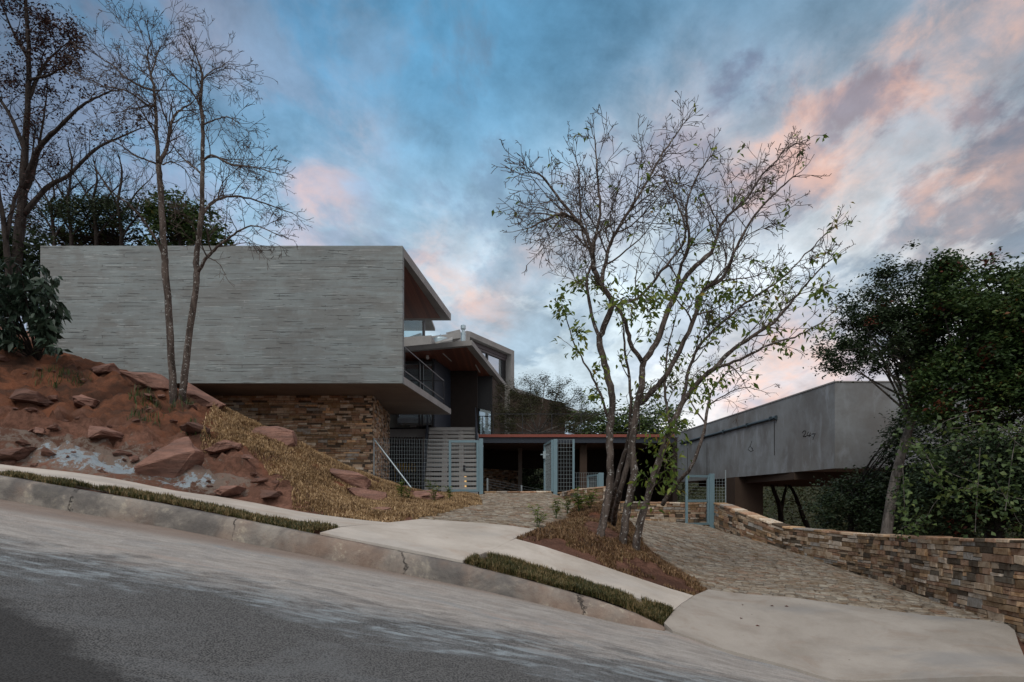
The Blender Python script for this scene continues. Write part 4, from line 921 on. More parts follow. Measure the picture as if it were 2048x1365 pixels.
# slatted screen under the box
slt = MB()
for x in np.arange(-6.2, -4.05, .13): slt.box(x, x+.05, 31.0, 31.06, -.2, 2.9)
part('slat_screen', slt, 'black')
part('undercroft_pier', MB().box(-4.12, -3.72, 31.4, 31.7, -.3, 2.96), 'soffit_c')
# stair
S = MB(); NS = 17; yb, yt = 25.6, 31.85; zb0, zt0 = .12, 3.40; xl, xr = -3.30, -1.24
def stx(t): return (-3.30-.56*t, -1.26-.49*t)
for i in range(NS):
    t = i/(NS-1); y = yb+(yt-yb)*t; z = zb0+(zt0-zb0)*t; a, b = stx(t); tm = MB().box(a, b, y, y+.34, z-.125, z)
    part('stair_tread', tm, 'tread')
st_ = MB()
for f_ in (.36, .70):
    a0 = stx(0)[0]+(stx(0)[1]-stx(0)[0])*f_; a1 = stx(1)[0]+(stx(1)[1]-stx(1)[0])*f_
    st_.add([(a0-.11, yb+.05, zb0-.28), (a0+.11, yb+.05, zb0-.28), (a1+.11, yt, zt0-.30), (a1-.11, yt, zt0-.30), (a0-.11, yb+.05, zb0-.103), (a0+.11, yb+.05, zb0-.103), (a1+.11, yt, zt0-.103), (a1-.11, yt, zt0-.103)], [(0, 3, 2, 1), (4, 5, 6, 7), (0, 1, 5, 4), (1, 2, 6, 5), (2, 3, 7, 6), (3, 0, 4, 7)])
part('stair_stringer', st_, 'soffit_c')
for sgn, k0 in ((-1, 0), (1, 1)):
    q0 = Vector((stx(0)[k0]+sgn*.05, yb+.1, zb0)); q1 = Vector((stx(1)[k0]+sgn*.05, yt, zt0)); hb = MB()
    hb.bar(q0+Vector((0, 0, -.05)), q1+Vector((0, 0, -.05)), .03, .22); hb.bar(q0+Vector((0, 0, .92)), q1+Vector((0, 0, .92)), .04, .07)
    hb.bar(q0+Vector((0, 0, .45)), q1+Vector((0, 0, .45)), .02, .03)
    for t in np.linspace(0, 1, 8): p = q0.lerp(q1, t); hb.bar(p+Vector((0, 0, -.1)), p+Vector((0, 0, .95)), .035)
    part('stair_handrail', hb, 'navy')
lmp = thing('wall_lamp', 'warm lit lamp glowing through the gaps of the open stair', 'lamp', (-1.95, 27.8, .05))
obj('lamp_glass', MB().box(-2.14, -1.86, 27.8, 27.86, -.1, 1.0), 'lamp', lmp); obj('lamp_bracket', MB().box(-2.0, -1.9, 27.87, 27.93, -.15, 1.45), 'black', lmp)
yb_ = obj('storage_crate', MB().box(-5.55, -4.55, 31.9, 32.2, 1.35, 1.75).box(-5.5, -5.45, 31.95, 32.15, -.2, 1.346).box(-4.65, -4.6, 31.95, 32.15, -.2, 1.346), 'yellow'); tag(yb_, 'yellow shelf behind the dark slats under the concrete box', 'shelf')

# ------------------------------------------------------------------ right hand concrete building
R = thing('concrete_wing', 'long cantilevered grey concrete building with a pipe on its face at right', 'building', (9.46, 20, .95))
zt, zb = 3.47, .95
def fx(y): return 9.46-.061*(y-20)
def rpart(n_, mb, mat, parent=None): return obj(n_, mb, mat, parent or R)
shell = rpart('outer_wall', MB().prism([(fx(20), 20), (19, 20), (19, 36), (fx(36), 36)], zb, zt), 'conc_r')
rpart('coping', MB().prism([(fx(20)-.02, 19.98), (19, 19.98), (19, 36), (fx(36)-.02, 36)], zt+.002, zt+.04), 'conc')
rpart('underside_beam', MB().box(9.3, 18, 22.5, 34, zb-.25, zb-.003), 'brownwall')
pr = P(1470, 1000, 27.2); pe = P(1526, 1000, 27.2)
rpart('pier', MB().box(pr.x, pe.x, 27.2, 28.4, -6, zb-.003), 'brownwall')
def onface(px, py):
    u = (px-CX)/F; y = (9.46+.061*20)/(u+.061); return Vector((fx(y)-.03, y, (HY-py)/F*y))
a = onface(1552, 835); b = onface(1362, 890); b.z = a.z
pp = rpart('drain_pipe', MB().tube([a+Vector((.0, 0, -.02)), b], .05, 10), 'pipe')
brk = MB()
for t in (.03, .22, .45, .68, .9): p = a.lerp(b, t); obj('pipe_clamp', MB().box(p.x-.07, p.x+.035, p.y-.03, p.y+.03, p.z-.075, p.z+.06), 'pipe', pp)
obj('pipe_elbow', MB().tube([a+Vector((0, -.12, -.02)), a+Vector((0, .1, -.02))], .075, 10), 'pipe', pp)
js = MB(); j0 = onface(1549, 842); js.box(j0.x+.018, j0.x+.032, j0.y-.012, j0.y+.012, 1.6, 2.8); rpart('form_joint', js, 'rust')
for px_ in (1375, 1414): j1 = onface(px_, 900); js = MB(); js.box(j1.x+.02, j1.x+.032, j1.y-.015, j1.y+.015, 1.1, 2.6); rpart('form_joint', js, 'rust')
def stroke(mb, pts_, r=.011):
    mb.tube([onface(*p)+Vector((.028, 0, 0)) for p in pts_], r, 5)
wr = MB()
for s_ in ([(1605, 866), (1607, 862.5), (1611, 862), (1612, 865), (1609, 870), (1606, 873.5), (1611, 873), (1613, 872.5)],
           [(1617, 864), (1615, 868), (1614, 871), (1618, 871.5), (1622, 871)], [(1621, 866), (1619, 870), (1618, 875)],
           [(1624, 873.5), (1625, 875)], [(1623.5, 868.5), (1627, 868), (1631, 867.5), (1628, 873), (1626, 880)]): stroke(wr, s_)
rpart('painted_number', wr, 'rust')
wr = MB(); stroke(wr, [(1504, 882), (1502, 888), (1500, 893), (1497, 897)], .009); stroke(wr, [(1501, 893), (1505, 899), (1507, 902)], .009); stroke(wr, [(1496, 899), (1502, 904), (1506, 901), (1505, 896)], .009)
rpart('painted_mark', wr, 'rust')
# ------------------------------------------------------------------ fences and gates
def mesh_panel(mb, a, b, z0, z1, sv, sh, r=.004):
    a = Vector(a); b = Vector(b); L = (b-a).length; n = max(1, int(L/sv)); k = max(1, int((z1-z0)/sh))
    for i in range(n+1): p = a.lerp(b, i/n); mb.bar((p.x, p.y, z0), (p.x, p.y, z1), r*2)
    for i in range(k+1): z = z0+(z1-z0)*i/k; mb.bar((a.x, a.y, z), (b.x, b.y, z), r*2)
    return mb
G = 24.0; q = lambda px, d=G: (px-CX)/F*d; hz = lambda py, d=G: (HY-py)/F*d
fn = thing('mesh_fence', 'welded mesh fence with slanting galvanised brace beside the stone base', 'fence', (q(748, 23.6), 23.6, .3))
obj('mesh_panel', mesh_panel(MB(), (q(748, 23.6), 23.6, 0), (q(899), G, 0), .12, hz(880), .085, .135, .0026), 'galvpost', fn)
obj('post', MB().tube([(q(748, 23.6), 23.6, .2), (q(748, 23.6), 23.6, hz(877, 23.6))], .022, 8), 'galvpost', fn)
obj('brace', MB().tube([(q(750, 23.6), 23.6, hz(881, 23.6)), (q(830, 23), 23, hz(986, 23))], .026, 8), 'galv', fn)
def post(parent, px, d, y0, y1, w=.14, dep=.14, name='gate_post'):
    x = q(px, d); return obj(name, MB().box(x-w/2, x+w/2, d-dep/2, d+dep/2, hz(y1, d), hz(y0, d)), 'blue', parent, bevel=.008)
g1 = thing('steel_gate', 'tall closed pale blue gate leaf in front of the open stair', 'gate', (q(962), G, .2), 'pale blue gates')
def gframe(a, b, z0, z1, w, mids=()):
    mb = MB(); a = Vector(a); b = Vector(b)
    for p in (a, b): mb.bar((p.x, p.y, z0), (p.x, p.y, z1), w)
    dd = (b-a).normalized()*(w/2+.001); a2 = a+dd; b2 = b-dd
    for z in (z0+w/2, z1-w/2)+tuple(mids): mb.bar((a2.x, a2.y, z), (b2.x, b2.y, z), w*.98)
    return mb
obj('gate_frame', gframe((q(900), G, 0), (q(955.5), G, 0), hz(984), hz(881), .085), 'blue', g1)
obj('gate_mesh', mesh_panel(MB(), (q(904), G, 0), (q(952), G, 0), hz(978), hz(886), .085, .135, .0026), 'galvpost', g1)
post(g1, 962.3, G, 878, 993)
obj('lock', MB().box(q(900)-.06, q(900)-.045, G-.05, G+.05, hz(945), hz(930)), 'black', g1)
g2 = thing('steel_gate', 'tall pale blue gate leaf swung inwards with a silver latch', 'gate', (q(1110.7), G, .2), 'pale blue gates')
post(g2, 1110.7, G, 879, 993)
ha = Vector((q(1104.5), G+.02, 0)); hb_ = Vector((q(1089.5, 25.9), 25.9, 0))
obj('gate_frame', gframe(ha, hb_, hz(983.5), hz(880), .075), 'blue', g2)
obj('gate_mesh', mesh_panel(MB(), ha.lerp(hb_, .05), ha.lerp(hb_, .95), hz(980), hz(884), .085, .135, .003), 'galvpost', g2)
obj('latch', MB().box(hb_.x-.16, hb_.x+.16, 25.75, 25.8, hz(911, 25.9), hz(909, 25.9)).box(hb_.x-.07, hb_.x+.03, 25.7, 25.78, hz(918, 25.9), hz(904, 25.9)), 'galv', g2)
for z in (hz(888), hz(975)): obj('hinge', MB().box(q(1105), q(1107.5), G-.03, G+.06, z-.05, z+.05), 'blue', g2)
fp = thing('mesh_fence', 'narrow upright mesh panel between the tall gate post and a slim post', 'fence', (q(1131), G, .2))
obj('mesh_panel', mesh_panel(MB(), (q(1116), G, 0), (q(1145), G, 0), hz(981), hz(880), .085, .135, .0036), 'galvpost', fp)
obj('post', MB().box(q(1145), q(1149), G-.03, G+.03, hz(979), hz(879)), 'blue', fp)
D2 = 25.0
g3 = thing('steel_gate', 'small half hidden pale blue gate beside the leftmost trunk', 'gate', (q(1202, D2), D2, 0), 'pale blue gates')
post(g3, 1202, D2, 946, 985, .18)
obj('gate_frame', gframe((q(1176, 26.2), 26.2, 0), (q(1196, D2), D2, 0), hz(985, D2), hz(948.5, D2), .07), 'blue', g3)
obj('gate_mesh', mesh_panel(MB(), (q(1178, 26.2), 26.2, 0), (q(1195, D2), D2, 0), hz(985, D2), hz(951, D2), .085, .135, .003), 'galvpost', g3)
f3 = thing('mesh_fence', 'low mesh fence behind the stepped stone wall', 'fence', (q(1162, D2), D2, 0))
obj('mesh_panel', mesh_panel(MB(), (q(1149, D2), D2+.1, 0), (q(1197, D2), D2+.1, 0), hz(990, D2), hz(946, D2), .085, .135, .003), 'galvpost', f3)
D3 = 23.7
g4 = thing('steel_gate', 'narrow pale blue gate open against the lower stone wall', 'gate', (q(1423, D3), D3, -1), 'pale blue gates')
post(g4, 1423.2, D3, 948, 1062, .165, .16)
obj('gate_frame', gframe((q(1373, D3-.4), D3-.4, 0), (q(1416, D3), D3, 0), hz(1050, D3), hz(951, D3), .08, (hz(1002, D3),)), 'blue', g4)
obj('gate_mesh', mesh_panel(MB(), (q(1376, D3-.4), D3-.4, 0), (q(1413, D3), D3, 0), hz(999, D3), hz(955, D3), 9, .10, .003), 'galvpost', g4)
f4 = thing('mesh_fence', 'short mesh panel right of the small lower gate', 'fence', (q(1440, D3), D3, -.2))
obj('mesh_panel', mesh_panel(MB(), (q(1429, D3), D3+.1, 0), (q(1452, D3), D3+.1, 0), hz(1006, D3), hz(957, D3), .085, .10, .004), 'galvpost', f4)
obj('post', MB().tube([(q(1453, D3), D3+.1, hz(1012, D3)), (q(1453, D3), D3+.1, hz(940, D3))], .022, 8), 'galvpost', f4)
wf = thing('wire_fence', 'sagging wire fence on short posts behind the gateway', 'fence', (q(975, 26), 26, 0))
wfp = [(975, 957, 25.6), (1043, 971, 27.5), (1092, 980, 29)]
for px_, py_, d_ in wfp[:2]: p = P(px_, py_, d_); obj('post', MB().tube([p, Vector((p.x, p.y, p.z-1.0))], .035, 8), 'galvpost', wf)
wm_ = MB()
for k in range(5):
    for (a_, b_) in zip(wfp[:-1], wfp[1:]): A_ = P(*a_); B_ = P(*b_); wm_.bar(A_-Vector((0, 0, .03+.1*k)), B_-Vector((0, 0, .03+.1*k)), .008)
obj('wire', wm_, 'galvpost', wf)
lf = thing('mesh_fence', 'thin wire mesh fence behind the large leaved shrub at far left', 'fence', tuple(P(20, 690, 20)))
obj('mesh_panel', mesh_panel(MB(), (q(-60, 20.5), 20.5, 0), (q(55, 20.0), 20.0, 0), hz(720, 20), hz(555, 20), .12, .14, .003), 'galvpost', lf)
obj('post', MB().tube([(q(56, 20), 20, hz(720, 20)), (q(56, 20), 20, hz(552, 20))], .025, 8), 'galvpost', lf)

# ------------------------------------------------------------------ rocks
def rock(px, py, w, h, d, seed, label, mat='rock', dep=None, tilt=0.0, yaw=0.0, sub=True, lift=0.0):
    rng = random.Random(seed); bm = bmesh.new(); c = gp(px, py) if d is None else P(px, py, d)
    dd = c.y; W_ = w/F*dd/2; Hh = h/F*dd/2; D_ = (dep or W_*.8)
    for _ in range(15):
        v = Vector((rng.gauss(0, 1), rng.gauss(0, 1), rng.gauss(0, 1))).normalized()
        m_ = max(abs(v.x), abs(v.y), abs(v.z)); v = v*(1/m_)**.8
        bm.verts.new((v.x*W_, v.y*D_, v.z*Hh))
    r_ = bmesh.ops.convex_hull(bm, input=bm.verts)
    bmesh.ops.delete(bm, geom=[v for v in bm.verts if not v.link_faces], context='VERTS')
    bmesh.ops.bevel(bm, geom=bm.edges[:], offset=min(W_, Hh)*.05, segments=1, affect='EDGES', profile=.6)
    bmesh.ops.triangulate(bm, faces=bm.faces[:]); bmesh.ops.subdivide_edges(bm, edges=bm.edges[:], cuts=2, use_grid_fill=True)
    for v in bm.verts:
        n = mnoise.fractal(v.co*(2.2/max(W_, .1))+Vector((seed, 0, 0)), 1.0, 2.0, 4); v.co *= 1+.11*n
        s_ = (((v.co.z+v.co.x*.3)/Hh*2.6+seed+.3*n) % 1.0)*.07; v.co.x *= 1+s_; v.co.y *= 1+s_
    rot = Matrix.Rotation(yaw, 4, 'Z')@Matrix.Rotation(tilt, 4, 'Y'); bm.transform(rot)
    me = bpy.data.meshes.new('rock'); bm.to_mesh(me); bm.free(); me.polygons.foreach_set('use_smooth', [False]*len(me.polygons))
    o = bpy.data.objects.new('rock', me); COL.objects.link(o); me.materials.append(MAT[mat]); o.location = c+Vector((0, 0, lift))
    return tag(o, label, 'rock')
rock(300, 768, 100, 46, None, 1, 'long pink slab lying on the crest left of the twin trunks', dep=.6, tilt=.33)
rock(408, 806, 100, 58, None, 2, 'pink boulder on the crest just right of the twin trunks', dep=.7, tilt=.30)
rock(215, 742, 60, 30, None, 3, 'small pink rock on the crest against the concrete wall', dep=.4, tilt=.2)
rock(556, 880, 84, 52, None, 4, 'rounded pink rock sunk in the straw turf below the stone base', dep=.6, tilt=.25)
rock(352, 932, 118, 88, None, 5, 'large tilted red slab at the foot of the bank', dep=.55, tilt=-.55)
rock(128, 872, 70, 46, 14.6, 6, 'blocky red rock on the lower bank at left', dep=.5)
rock(168, 903, 92, 34, 13.9, 7, 'flat dark brown rock above the white cement patch', 'rock_dark', dep=.5, tilt=-.12)
rock(698, 962, 84, 40, None, 8, 'orange slab breaking the turf slope', dep=.5, tilt=.3)
rock(733, 992, 84, 28, None, 9, 'flat pink rock low on the turf slope', dep=.4, tilt=.14)
rock(765, 1021, 40, 14, None, 10, 'small flat stone in the turf near the pavement', dep=.25)
rock(857, 998, 58, 40, None, 11, 'round red boulder in a soil bed before the stair', dep=.4)
rock(30, 675, 120, 40, 19.6, 12, 'red rock ledge behind the large leaved shrub', dep=.6, tilt=.25)
rock(455, 900, 60, 40, 14.2, 13, 'low red rock under the turf edge', dep=.5)
rock(60, 880, 90, 30, 14.0, 14, 'thin red ledge at the left edge of the bank', dep=.5, tilt=-.2)
rr = random.Random(77); spots = []
for _ in range(60):
    px_ = rr.uniform(0, 560); py_ = rr.uniform(700+.25*px_, 935+.14*px_)
    c = gp(px_, py_, 12.2, 19.5)
    if inpoly(np.array([c.x]), np.array([c.y]), TURF)[0]: continue
    spots.append((c, px_, py_))
pebs = [None]*3
def pebble(c, px_, py_, i):
    k = i % 3; s_ = rr.choice((.05, .06, .08, .1, .16))
    if pebs[k] is None:
        r_ = rock(0, 0, 100, 60, 10, 90+k, 'x', 'rock'); me = r_.data; me.transform(Matrix.Scale(1/.366, 4)); pebs[k] = r_; o = r_
    else: o = pebs[k].copy(); COL.objects.link(o)
    o.name = 'loose_stone'; o.location = c; o.scale = (s_, s_, s_*rr.uniform(.45, .8)); o.rotation_euler = (rr.uniform(-.4, .4), rr.uniform(-.2, .5), rr.uniform(0, 6))
    sz = 'tiny' if s_ < .07 else ('small' if s_ < .12 else 'fist sized')
    f = (py_-(700+.25*px_))/(235-.11*px_)
    row = 'near the crest' if f < .33 else ('halfway down the slope' if f < .7 else 'near the pavement')
    col = 'under the large leaved shrub' if px_ < 130 else ('below the small crest rock' if px_ < 250 else ('below the pink crest slab' if px_ < 340 else ('below the twin trunks' if px_ < 430 else 'beside the turf edge')))
    o['label'] = sz+' red loose stone '+row+' '+col; o['category'] = 'stone'; o['group'] = 'loose stones, '+sz+' '+row+' '+col
for i, (c, a_, b_) in enumerate(spots): pebble(c, a_, b_, i)
for i, (x_, y_, w_, h_, t_, lab) in enumerate(((60, 790, 60, 22, .3, 'dark brown ledge jutting from the upper bank at far left'), (175, 800, 50, 18, .25, 'dark earth coloured ledge in the middle of the bank'), (262, 830, 60, 22, .2, 'dark ledge over the eroded hollow below the crest slab'), (215, 862, 50, 22, -.2, 'brown block between the red block and the hollow'), (30, 905, 70, 22, -.1, 'low brown ledge just above the pavement at far left'), (470, 975, 50, 16, -.15, 'rough red ledge near the pavement under the turf'), (390, 850, 40, 16, .2, 'dark ledge at the upper corner of the turf'), (545, 985, 40, 14, .1, 'small rough ledge below the turf edge'))):
    rock(x_, y_, w_, h_*1.5, None, 120+i, lab, 'rock_dark' if 'red' not in lab else 'rock', dep=.5, tilt=t_, lift=-.07)

# ------------------------------------------------------------------ foliage and trees
def leafmesh(C, size, seed, aspect=.42, droop=0.0, flat=.5, jitter=.3):
    C = np.asarray(C, float); n = len(C); r = np.random.RandomState(seed)
    a = r.uniform(0, 2*np.pi, n); el = r.uniform(-1, 1, n)*flat-droop
    d = np.stack([np.cos(a)*np.cos(el), np.sin(a)*np.cos(el), np.sin(el)], 1)
    up_ = r.normal(size=(n, 3))*.6+np.array([0, 0, 1.0]); s = np.cross(d, up_); s /= np.linalg.norm(s, axis=1, keepdims=True)+1e-9; nn = np.cross(s, d)
    L = size*r.uniform(1-jitter, 1+jitter, (n, 1)); W_ = L*aspect
    b = C; m1 = C+d*L*.45+s*W_/2+nn*W_*.18; m2 = C+d*L*.45-s*W_/2+nn*W_*.18; t = C+d*L-nn*L*.08; mid = C+d*L*.5
    v = np.stack([b, m1, t, m2, mid], 1).reshape(-1, 3); i = np.arange(n)*5
    f = np.concatenate([np.stack([i, i+4, i+1], 1), np.stack([i+1, i+4, i+2], 1), np.stack([i+2, i+4, i+3], 1), np.stack([i+3, i+4, i], 1)])
    return v, f
def catmull(pts_, n=6):
    p = [Vector(x) for x in pts_]; p = [p[0]*2-p[1]]+p+[p[-1]*2-p[-2]]; out = []
    for i in range(1, len(p)-2):
        for k in range(n):
            t = k/n; a, b, c, d = p[i-1:i+3]
            out.append(.5*((2*b)+(c-a)*t+(2*a-5*b+4*c-d)*t*t+(3*b-a-3*c+d)*t**3))
    return out+[p[-2]]
class Tree:
    def __init__(s, seed): s.r = random.Random(seed); s.tr = MB(); s.tw = MB(); s.tips = []; s.nodes = []
    def limb(s, pts_, r0, r1, kids=None, sides=8, wig=.012, pw=.8):
        c = catmull(pts_, 5); n = len(c)
        for i in range(1, n-1): c[i] = c[i]+Vector((s.r.uniform(-1, 1), s.r.uniform(-1, 1), s.r.uniform(-1, 1)))*wig
        rad = [(r0+(r1-r0)*(i/(n-1))**pw)*(1+s.r.uniform(-.06, .06)) for i in range(n)]; s.tr.tube(c, rad, sides); s.c = c
        if kids:
            t0, step, L, maxlev = kids; acc = s.r.uniform(0, step); side = 1
            for i in range(1, n):
                seg = (c[i]-c[i-1]).length; acc += seg
                if i/n > t0 and acc > step:
                    acc = 0; side = -side; d = (c[i]-c[i-1]).normalized(); fr = (i/n-t0)/(1-t0)
                    s.child(c[i], d, L*(1-.6*fr)*s.r.uniform(.55, 1.3), min(rad[i]*.5, .018), 1, maxlev, side)
            d = (c[-1]-c[-2]).normalized()
            for k in range(2): s.grow(c[-1], (d+s.rv()*.35).normalized(), L*.38, r1*.9, 2, maxlev)
    def rv(s): return Vector((s.r.gauss(0, 1), s.r.gauss(0, 1), s.r.gauss(0, 1))).normalized()
    def child(s, p, d, L, r, lev, maxlev, side=1):
        ax = s.rv(); ax = (ax-d*ax.dot(d))
        if ax.length < .1: ax = d.orthogonal()
        ax.normalize(); ang = s.r.uniform(.55, 1.05); nd_ = (d*math.cos(ang)+ax*math.sin(ang)).normalized()
        s.grow(p, nd_, L, r, lev, maxlev)
    def grow(s, p, d, L, r, lev, maxlev):
        n = max(3, int(L/.14)); n = min(n, 14); pts_ = [p.copy()]; rad = [r]; st = L/n; zig = 1
        for i in range(n):
            zig = -zig; d = (d+s.rv()*s.wob+Vector((0, 0, s.trop))+Vector((0, 0, 0))).normalized(); p = p+d*st; pts_.append(p.copy()); rad.append(max(s.rmin, r*(1-.8*(i+1)/n)))
        s.tw.tube(pts_, rad, 3 if r < .012 else 5, cap=False)
        s.tips.append(pts_[-1]); s.nodes += pts_[n//2:]
        if lev < maxlev:
            k = max(2, int(L/s.space)) ; 
            for j in range(k):
                t = s.r.uniform(.15, .98); i = min(n-1, int(t*n)); dd = (pts_[i+1]-pts_[i]).normalized()
                s.child(pts_[i].lerp(pts_[i+1], s.r.random()), dd, L*s.r.uniform(.35, .65)*(1.15-.5*t), max(s.rmin, rad[i]*.62), lev+1, maxlev)
    wob = .24; trop = .015; rmin = .0048; space = .17
def finish(T, name, label, cat, base, bmat, tmat, leaves=None, group=None):
    root = thing(name, label, cat, tuple(base), group)
    obj('trunk', T.tr, bmat, root, smooth=True); obj('crown', T.tw, tmat, root)
    for nm, (C, size, seed, asp, droop, mat) in (leaves or {}).items(): obj(nm, leafmesh(C, size, seed, asp, droop), mat, root)
    return root
def L3(l, d0): return [P(x, y, d0+(dy if dy else 0)) for x, y, dy in l]
# --- three bare trees between the drives
def pick(T, k, cond=None, spread=.06, per=4):
    nd_ = [p for p in T.nodes if (cond is None or cond(p))]; out = []
    for _ in range(k):
        if not nd_: break
        p = T.r.choice(nd_)
        for _ in range(per): out.append(tuple(p+Vector((T.r.gauss(0, spread), T.r.gauss(0, spread), T.r.gauss(0, spread)))))
    return out
def py_of(p): return HY-p.z/p.y*F
def px_of(p): return CX+p.x/p.y*F
b0 = gp(1199, 1072, 11, 18)
def shift(l, d): return [P(x, y, d+dy) for x, y, dy in l]
T1 = Tree(101); D = b0.y
T1.limb([b0-Vector((0, 0, .2)), P(1203, 1060, D)]+shift([(1216, 997, 0), (1221, 935, 0), (1219, 874, 0), (1224, 797, 0), (1212, 740, .1), (1199, 681, .2), (1206, 660, .1), (1224, 605, 0), (1203, 575, -.1), (1188, 541, -.3)], D), .082, .046, None, 10, .012)
K = (.08, .13, 1.29, 4)
T1.limb(shift([(1188, 541, -.3), (1184, 500, -.4), (1165, 455, -.6), (1130, 428, -.9), (1100, 436, -1.1), (1062, 456, -1.4)], D), .045, .012, K, 6)
T1.limb(shift([(1203, 575, -.1), (1212, 520, .1), (1231, 465, .3), (1277, 392, .5), (1320, 316, .7), (1345, 280, .9), (1365, 250, 1.0)], D), .042, .010, (0.12, 0.12, 1.37, 4), 7)
T1.limb(shift([(1199, 681, .2), (1184, 630, .4), (1173, 562, .6), (1184, 520, .7), (1165, 470, .9), (1160, 400, 1.1), (1157, 345, 1.2), (1152, 315, 1.2)], D), .036, .009, (0.24, 0.129, 1.22, 4), 6)
T1.limb(shift([(1165, 455, -.6), (1120, 400, -.8), (1085, 355, -.9), (1060, 345, -1.0)], D), .03, .01, (0.08, 0.129, 1.12, 4), 6)
T1.limb(shift([(1184, 500, -.4), (1200, 430, -.5), (1195, 350, -.6), (1190, 280, -.5)], D), .03, .01, (0.08, 0.129, 1.12, 4), 6)
T1.limb(shift([(1222, 860, 0), (1205, 800, -.3), (1180, 745, -.5), (1150, 690, -.6), (1125, 615, -.7)], D), .028, .008, (.2, .35, .55, 2), 6)
LB = lambda p: py_of(p) > 560
lv1 = pick(T1, 80, LB, .07, 5)+pick(T1, 26, lambda p: py_of(p) < 480, .05, 3)
finish(T1, 'bare_tree', 'leftmost leaning grey trunk of the nearly leafless trees between the drives', 'tree', b0, 'bark', 'twig', {'leaves': (lv1, .12, 5, .42, .5, 'leaf')}, 'sparse trees between the drives')
b2 = gp(1245, 1087, 11, 18); D = b2.y; T2 = Tree(202)
T2.limb([b2-Vector((0, 0, .2)), P(1247, 1070, D)]+shift([(1256, 1012, 0), (1268, 951, 0), (1264, 889, 0), (1273, 821, .1), (1284, 766, .1), (1286, 728, .2), (1311, 690, .2), (1333, 630, .3), (1350, 592, .4), (1375, 550, .5), (1422, 507, .6)], D), .082, .042, None, 10)
T2.limb(shift([(1422, 507, .6), (1447, 443, .7), (1490, 401, .8), (1524, 350, .9), (1550, 325, 1), (1568, 300, 1.1)], D), .034, .010, (0.04, 0.11, 1.27, 4), 7)
T2.limb(shift([(1286, 728, .2), (1262, 690, 0), (1252, 647, -.2), (1236, 612, -.3), (1270, 600, -.5), (1294, 579, -.6), (1341, 520, -.8), (1371, 473, -1), (1354, 405, -1.1), (1330, 360, -1.1)], D), .046, .010, (0.28, 0.129, 1.12, 4), 7)
T2.limb(shift([(1350, 592, .4), (1360, 540, .2), (1378, 480, 0), (1372, 420, -.1), (1390, 360, -.2), (1420, 315, -.3)], D), .035, .010, (0.08, 0.129, 1.22, 4), 6)
T2.limb(shift([(1282, 806, .1), (1310, 778, -.2), (1341, 735, -.4), (1384, 647, -.6), (1405, 584, -.7), (1447, 554, -.9), (1473, 494, -1), (1507, 435, -1.1), (1545, 392, -1.2), (1585, 355, -1.3)], D), .056, .010, (0.32, 0.12, 1.27, 4), 8)
T2.limb([gp(1224, 1055, 12, 20)-Vector((0, 0, .1))]+shift([(1236, 997, .4), (1258, 920, .3), (1264, 870, .1)], D), .055, .045, None, 8)
T2.limb([gp(1215, 1045, 12, 20)-Vector((0, 0, .1))]+shift([(1228, 985, .8), (1244, 920, .7), (1256, 880, .5), (1262, 800, .3), (1250, 700, .3), (1245, 640, .4)], D), .055, .015, (.5, .3, .8, 2), 8)
lv2 = pick(T2, 110, LB, .07, 5)+pick(T2, 40, lambda p: py_of(p) < 560, .05, 4)
finish(T2, 'bare_tree', 'middle thick grey stem that forks widely, between two leaning trunks', 'tree', b2, 'bark', 'twig', {'leaves': (lv2, .12, 6, .42, .5, 'leaf')}, 'sparse trees between the drives')
b3 = gp(1271, 1101, 11, 18); D = b3.y; T3 = Tree(303)
T3.limb([b3-Vector((0, 0, .2)), P(1273, 1085, D)]+shift([(1285, 1028, 0), (1301, 975, 0), (1322, 905, 0), (1341, 855, 0), (1365, 806, 0), (1396, 766, -.1), (1427, 738, -.2), (1460, 705, -.3)], D), .078, .038, None, 10)
T3.limb(shift([(1460, 705, -.3), (1511, 669, -.4), (1554, 639, -.5), (1596, 588, -.6), (1625, 555, -.8), (1655, 525, -.9)], D), .036, .009, (0.04, 0.11, 1.17, 4), 7)
T3.limb(shift([(1365, 806, 0), (1378, 740, .2), (1400, 690, .3), (1450, 640, .4), (1500, 600, .5), (1560, 560, .6), (1620, 500, .7), (1650, 470, .7)], D), .036, .009, (0.16, 0.11, 1.17, 4), 7)
T3.limb(shift([(1427, 738, -.2), (1480, 720, -.5), (1540, 690, -.8), (1600, 670, -1.0), (1650, 640, -1.1)], D), .03, .008, (.1, .2, .8, 3), 6)
T3.limb(shift([(1341, 855, 0), (1330, 780, .3), (1335, 700, .5), (1350, 640, .6)], D), .03, .01, (0.16, 0.147, 0.88, 4), 6)
T3.limb(shift([(1290, 1010, 0), (1312, 960, -.2), (1330, 900, -.4), (1352, 850, -.5)], D), .02, .007, (.1, .2, .5, 2), 5)
lv3 = pick(T3, 120, lambda p: py_of(p) > 560, .09, 6)+pick(T3, 26, lambda p: py_of(p) <= 560, .05, 3)
rng = random.Random(8)
for cx_, cy_, k in ((1320, 880, 60), (1340, 905, 60), (1300, 950, 40), (1330, 960, 30), (1410, 765, 60), (1400, 790, 50), (1440, 750, 40), (1560, 690, 30), (1285, 1010, 14), (1345, 850, 50)):
    c = P(cx_, cy_, D-.1); lv3 += [tuple(c+Vector((rng.gauss(0, .16), rng.gauss(0, .2), rng.gauss(0, .14)))) for _ in range(k)]
finish(T3, 'bare_tree', 'rightmost leaning trunk hung with fresh green leaves, between the drives', 'tree', b3, 'bark', 'twig', {'leaves': (lv3, .13, 7, .42, .6, 'leaf')}, 'sparse trees between the drives')
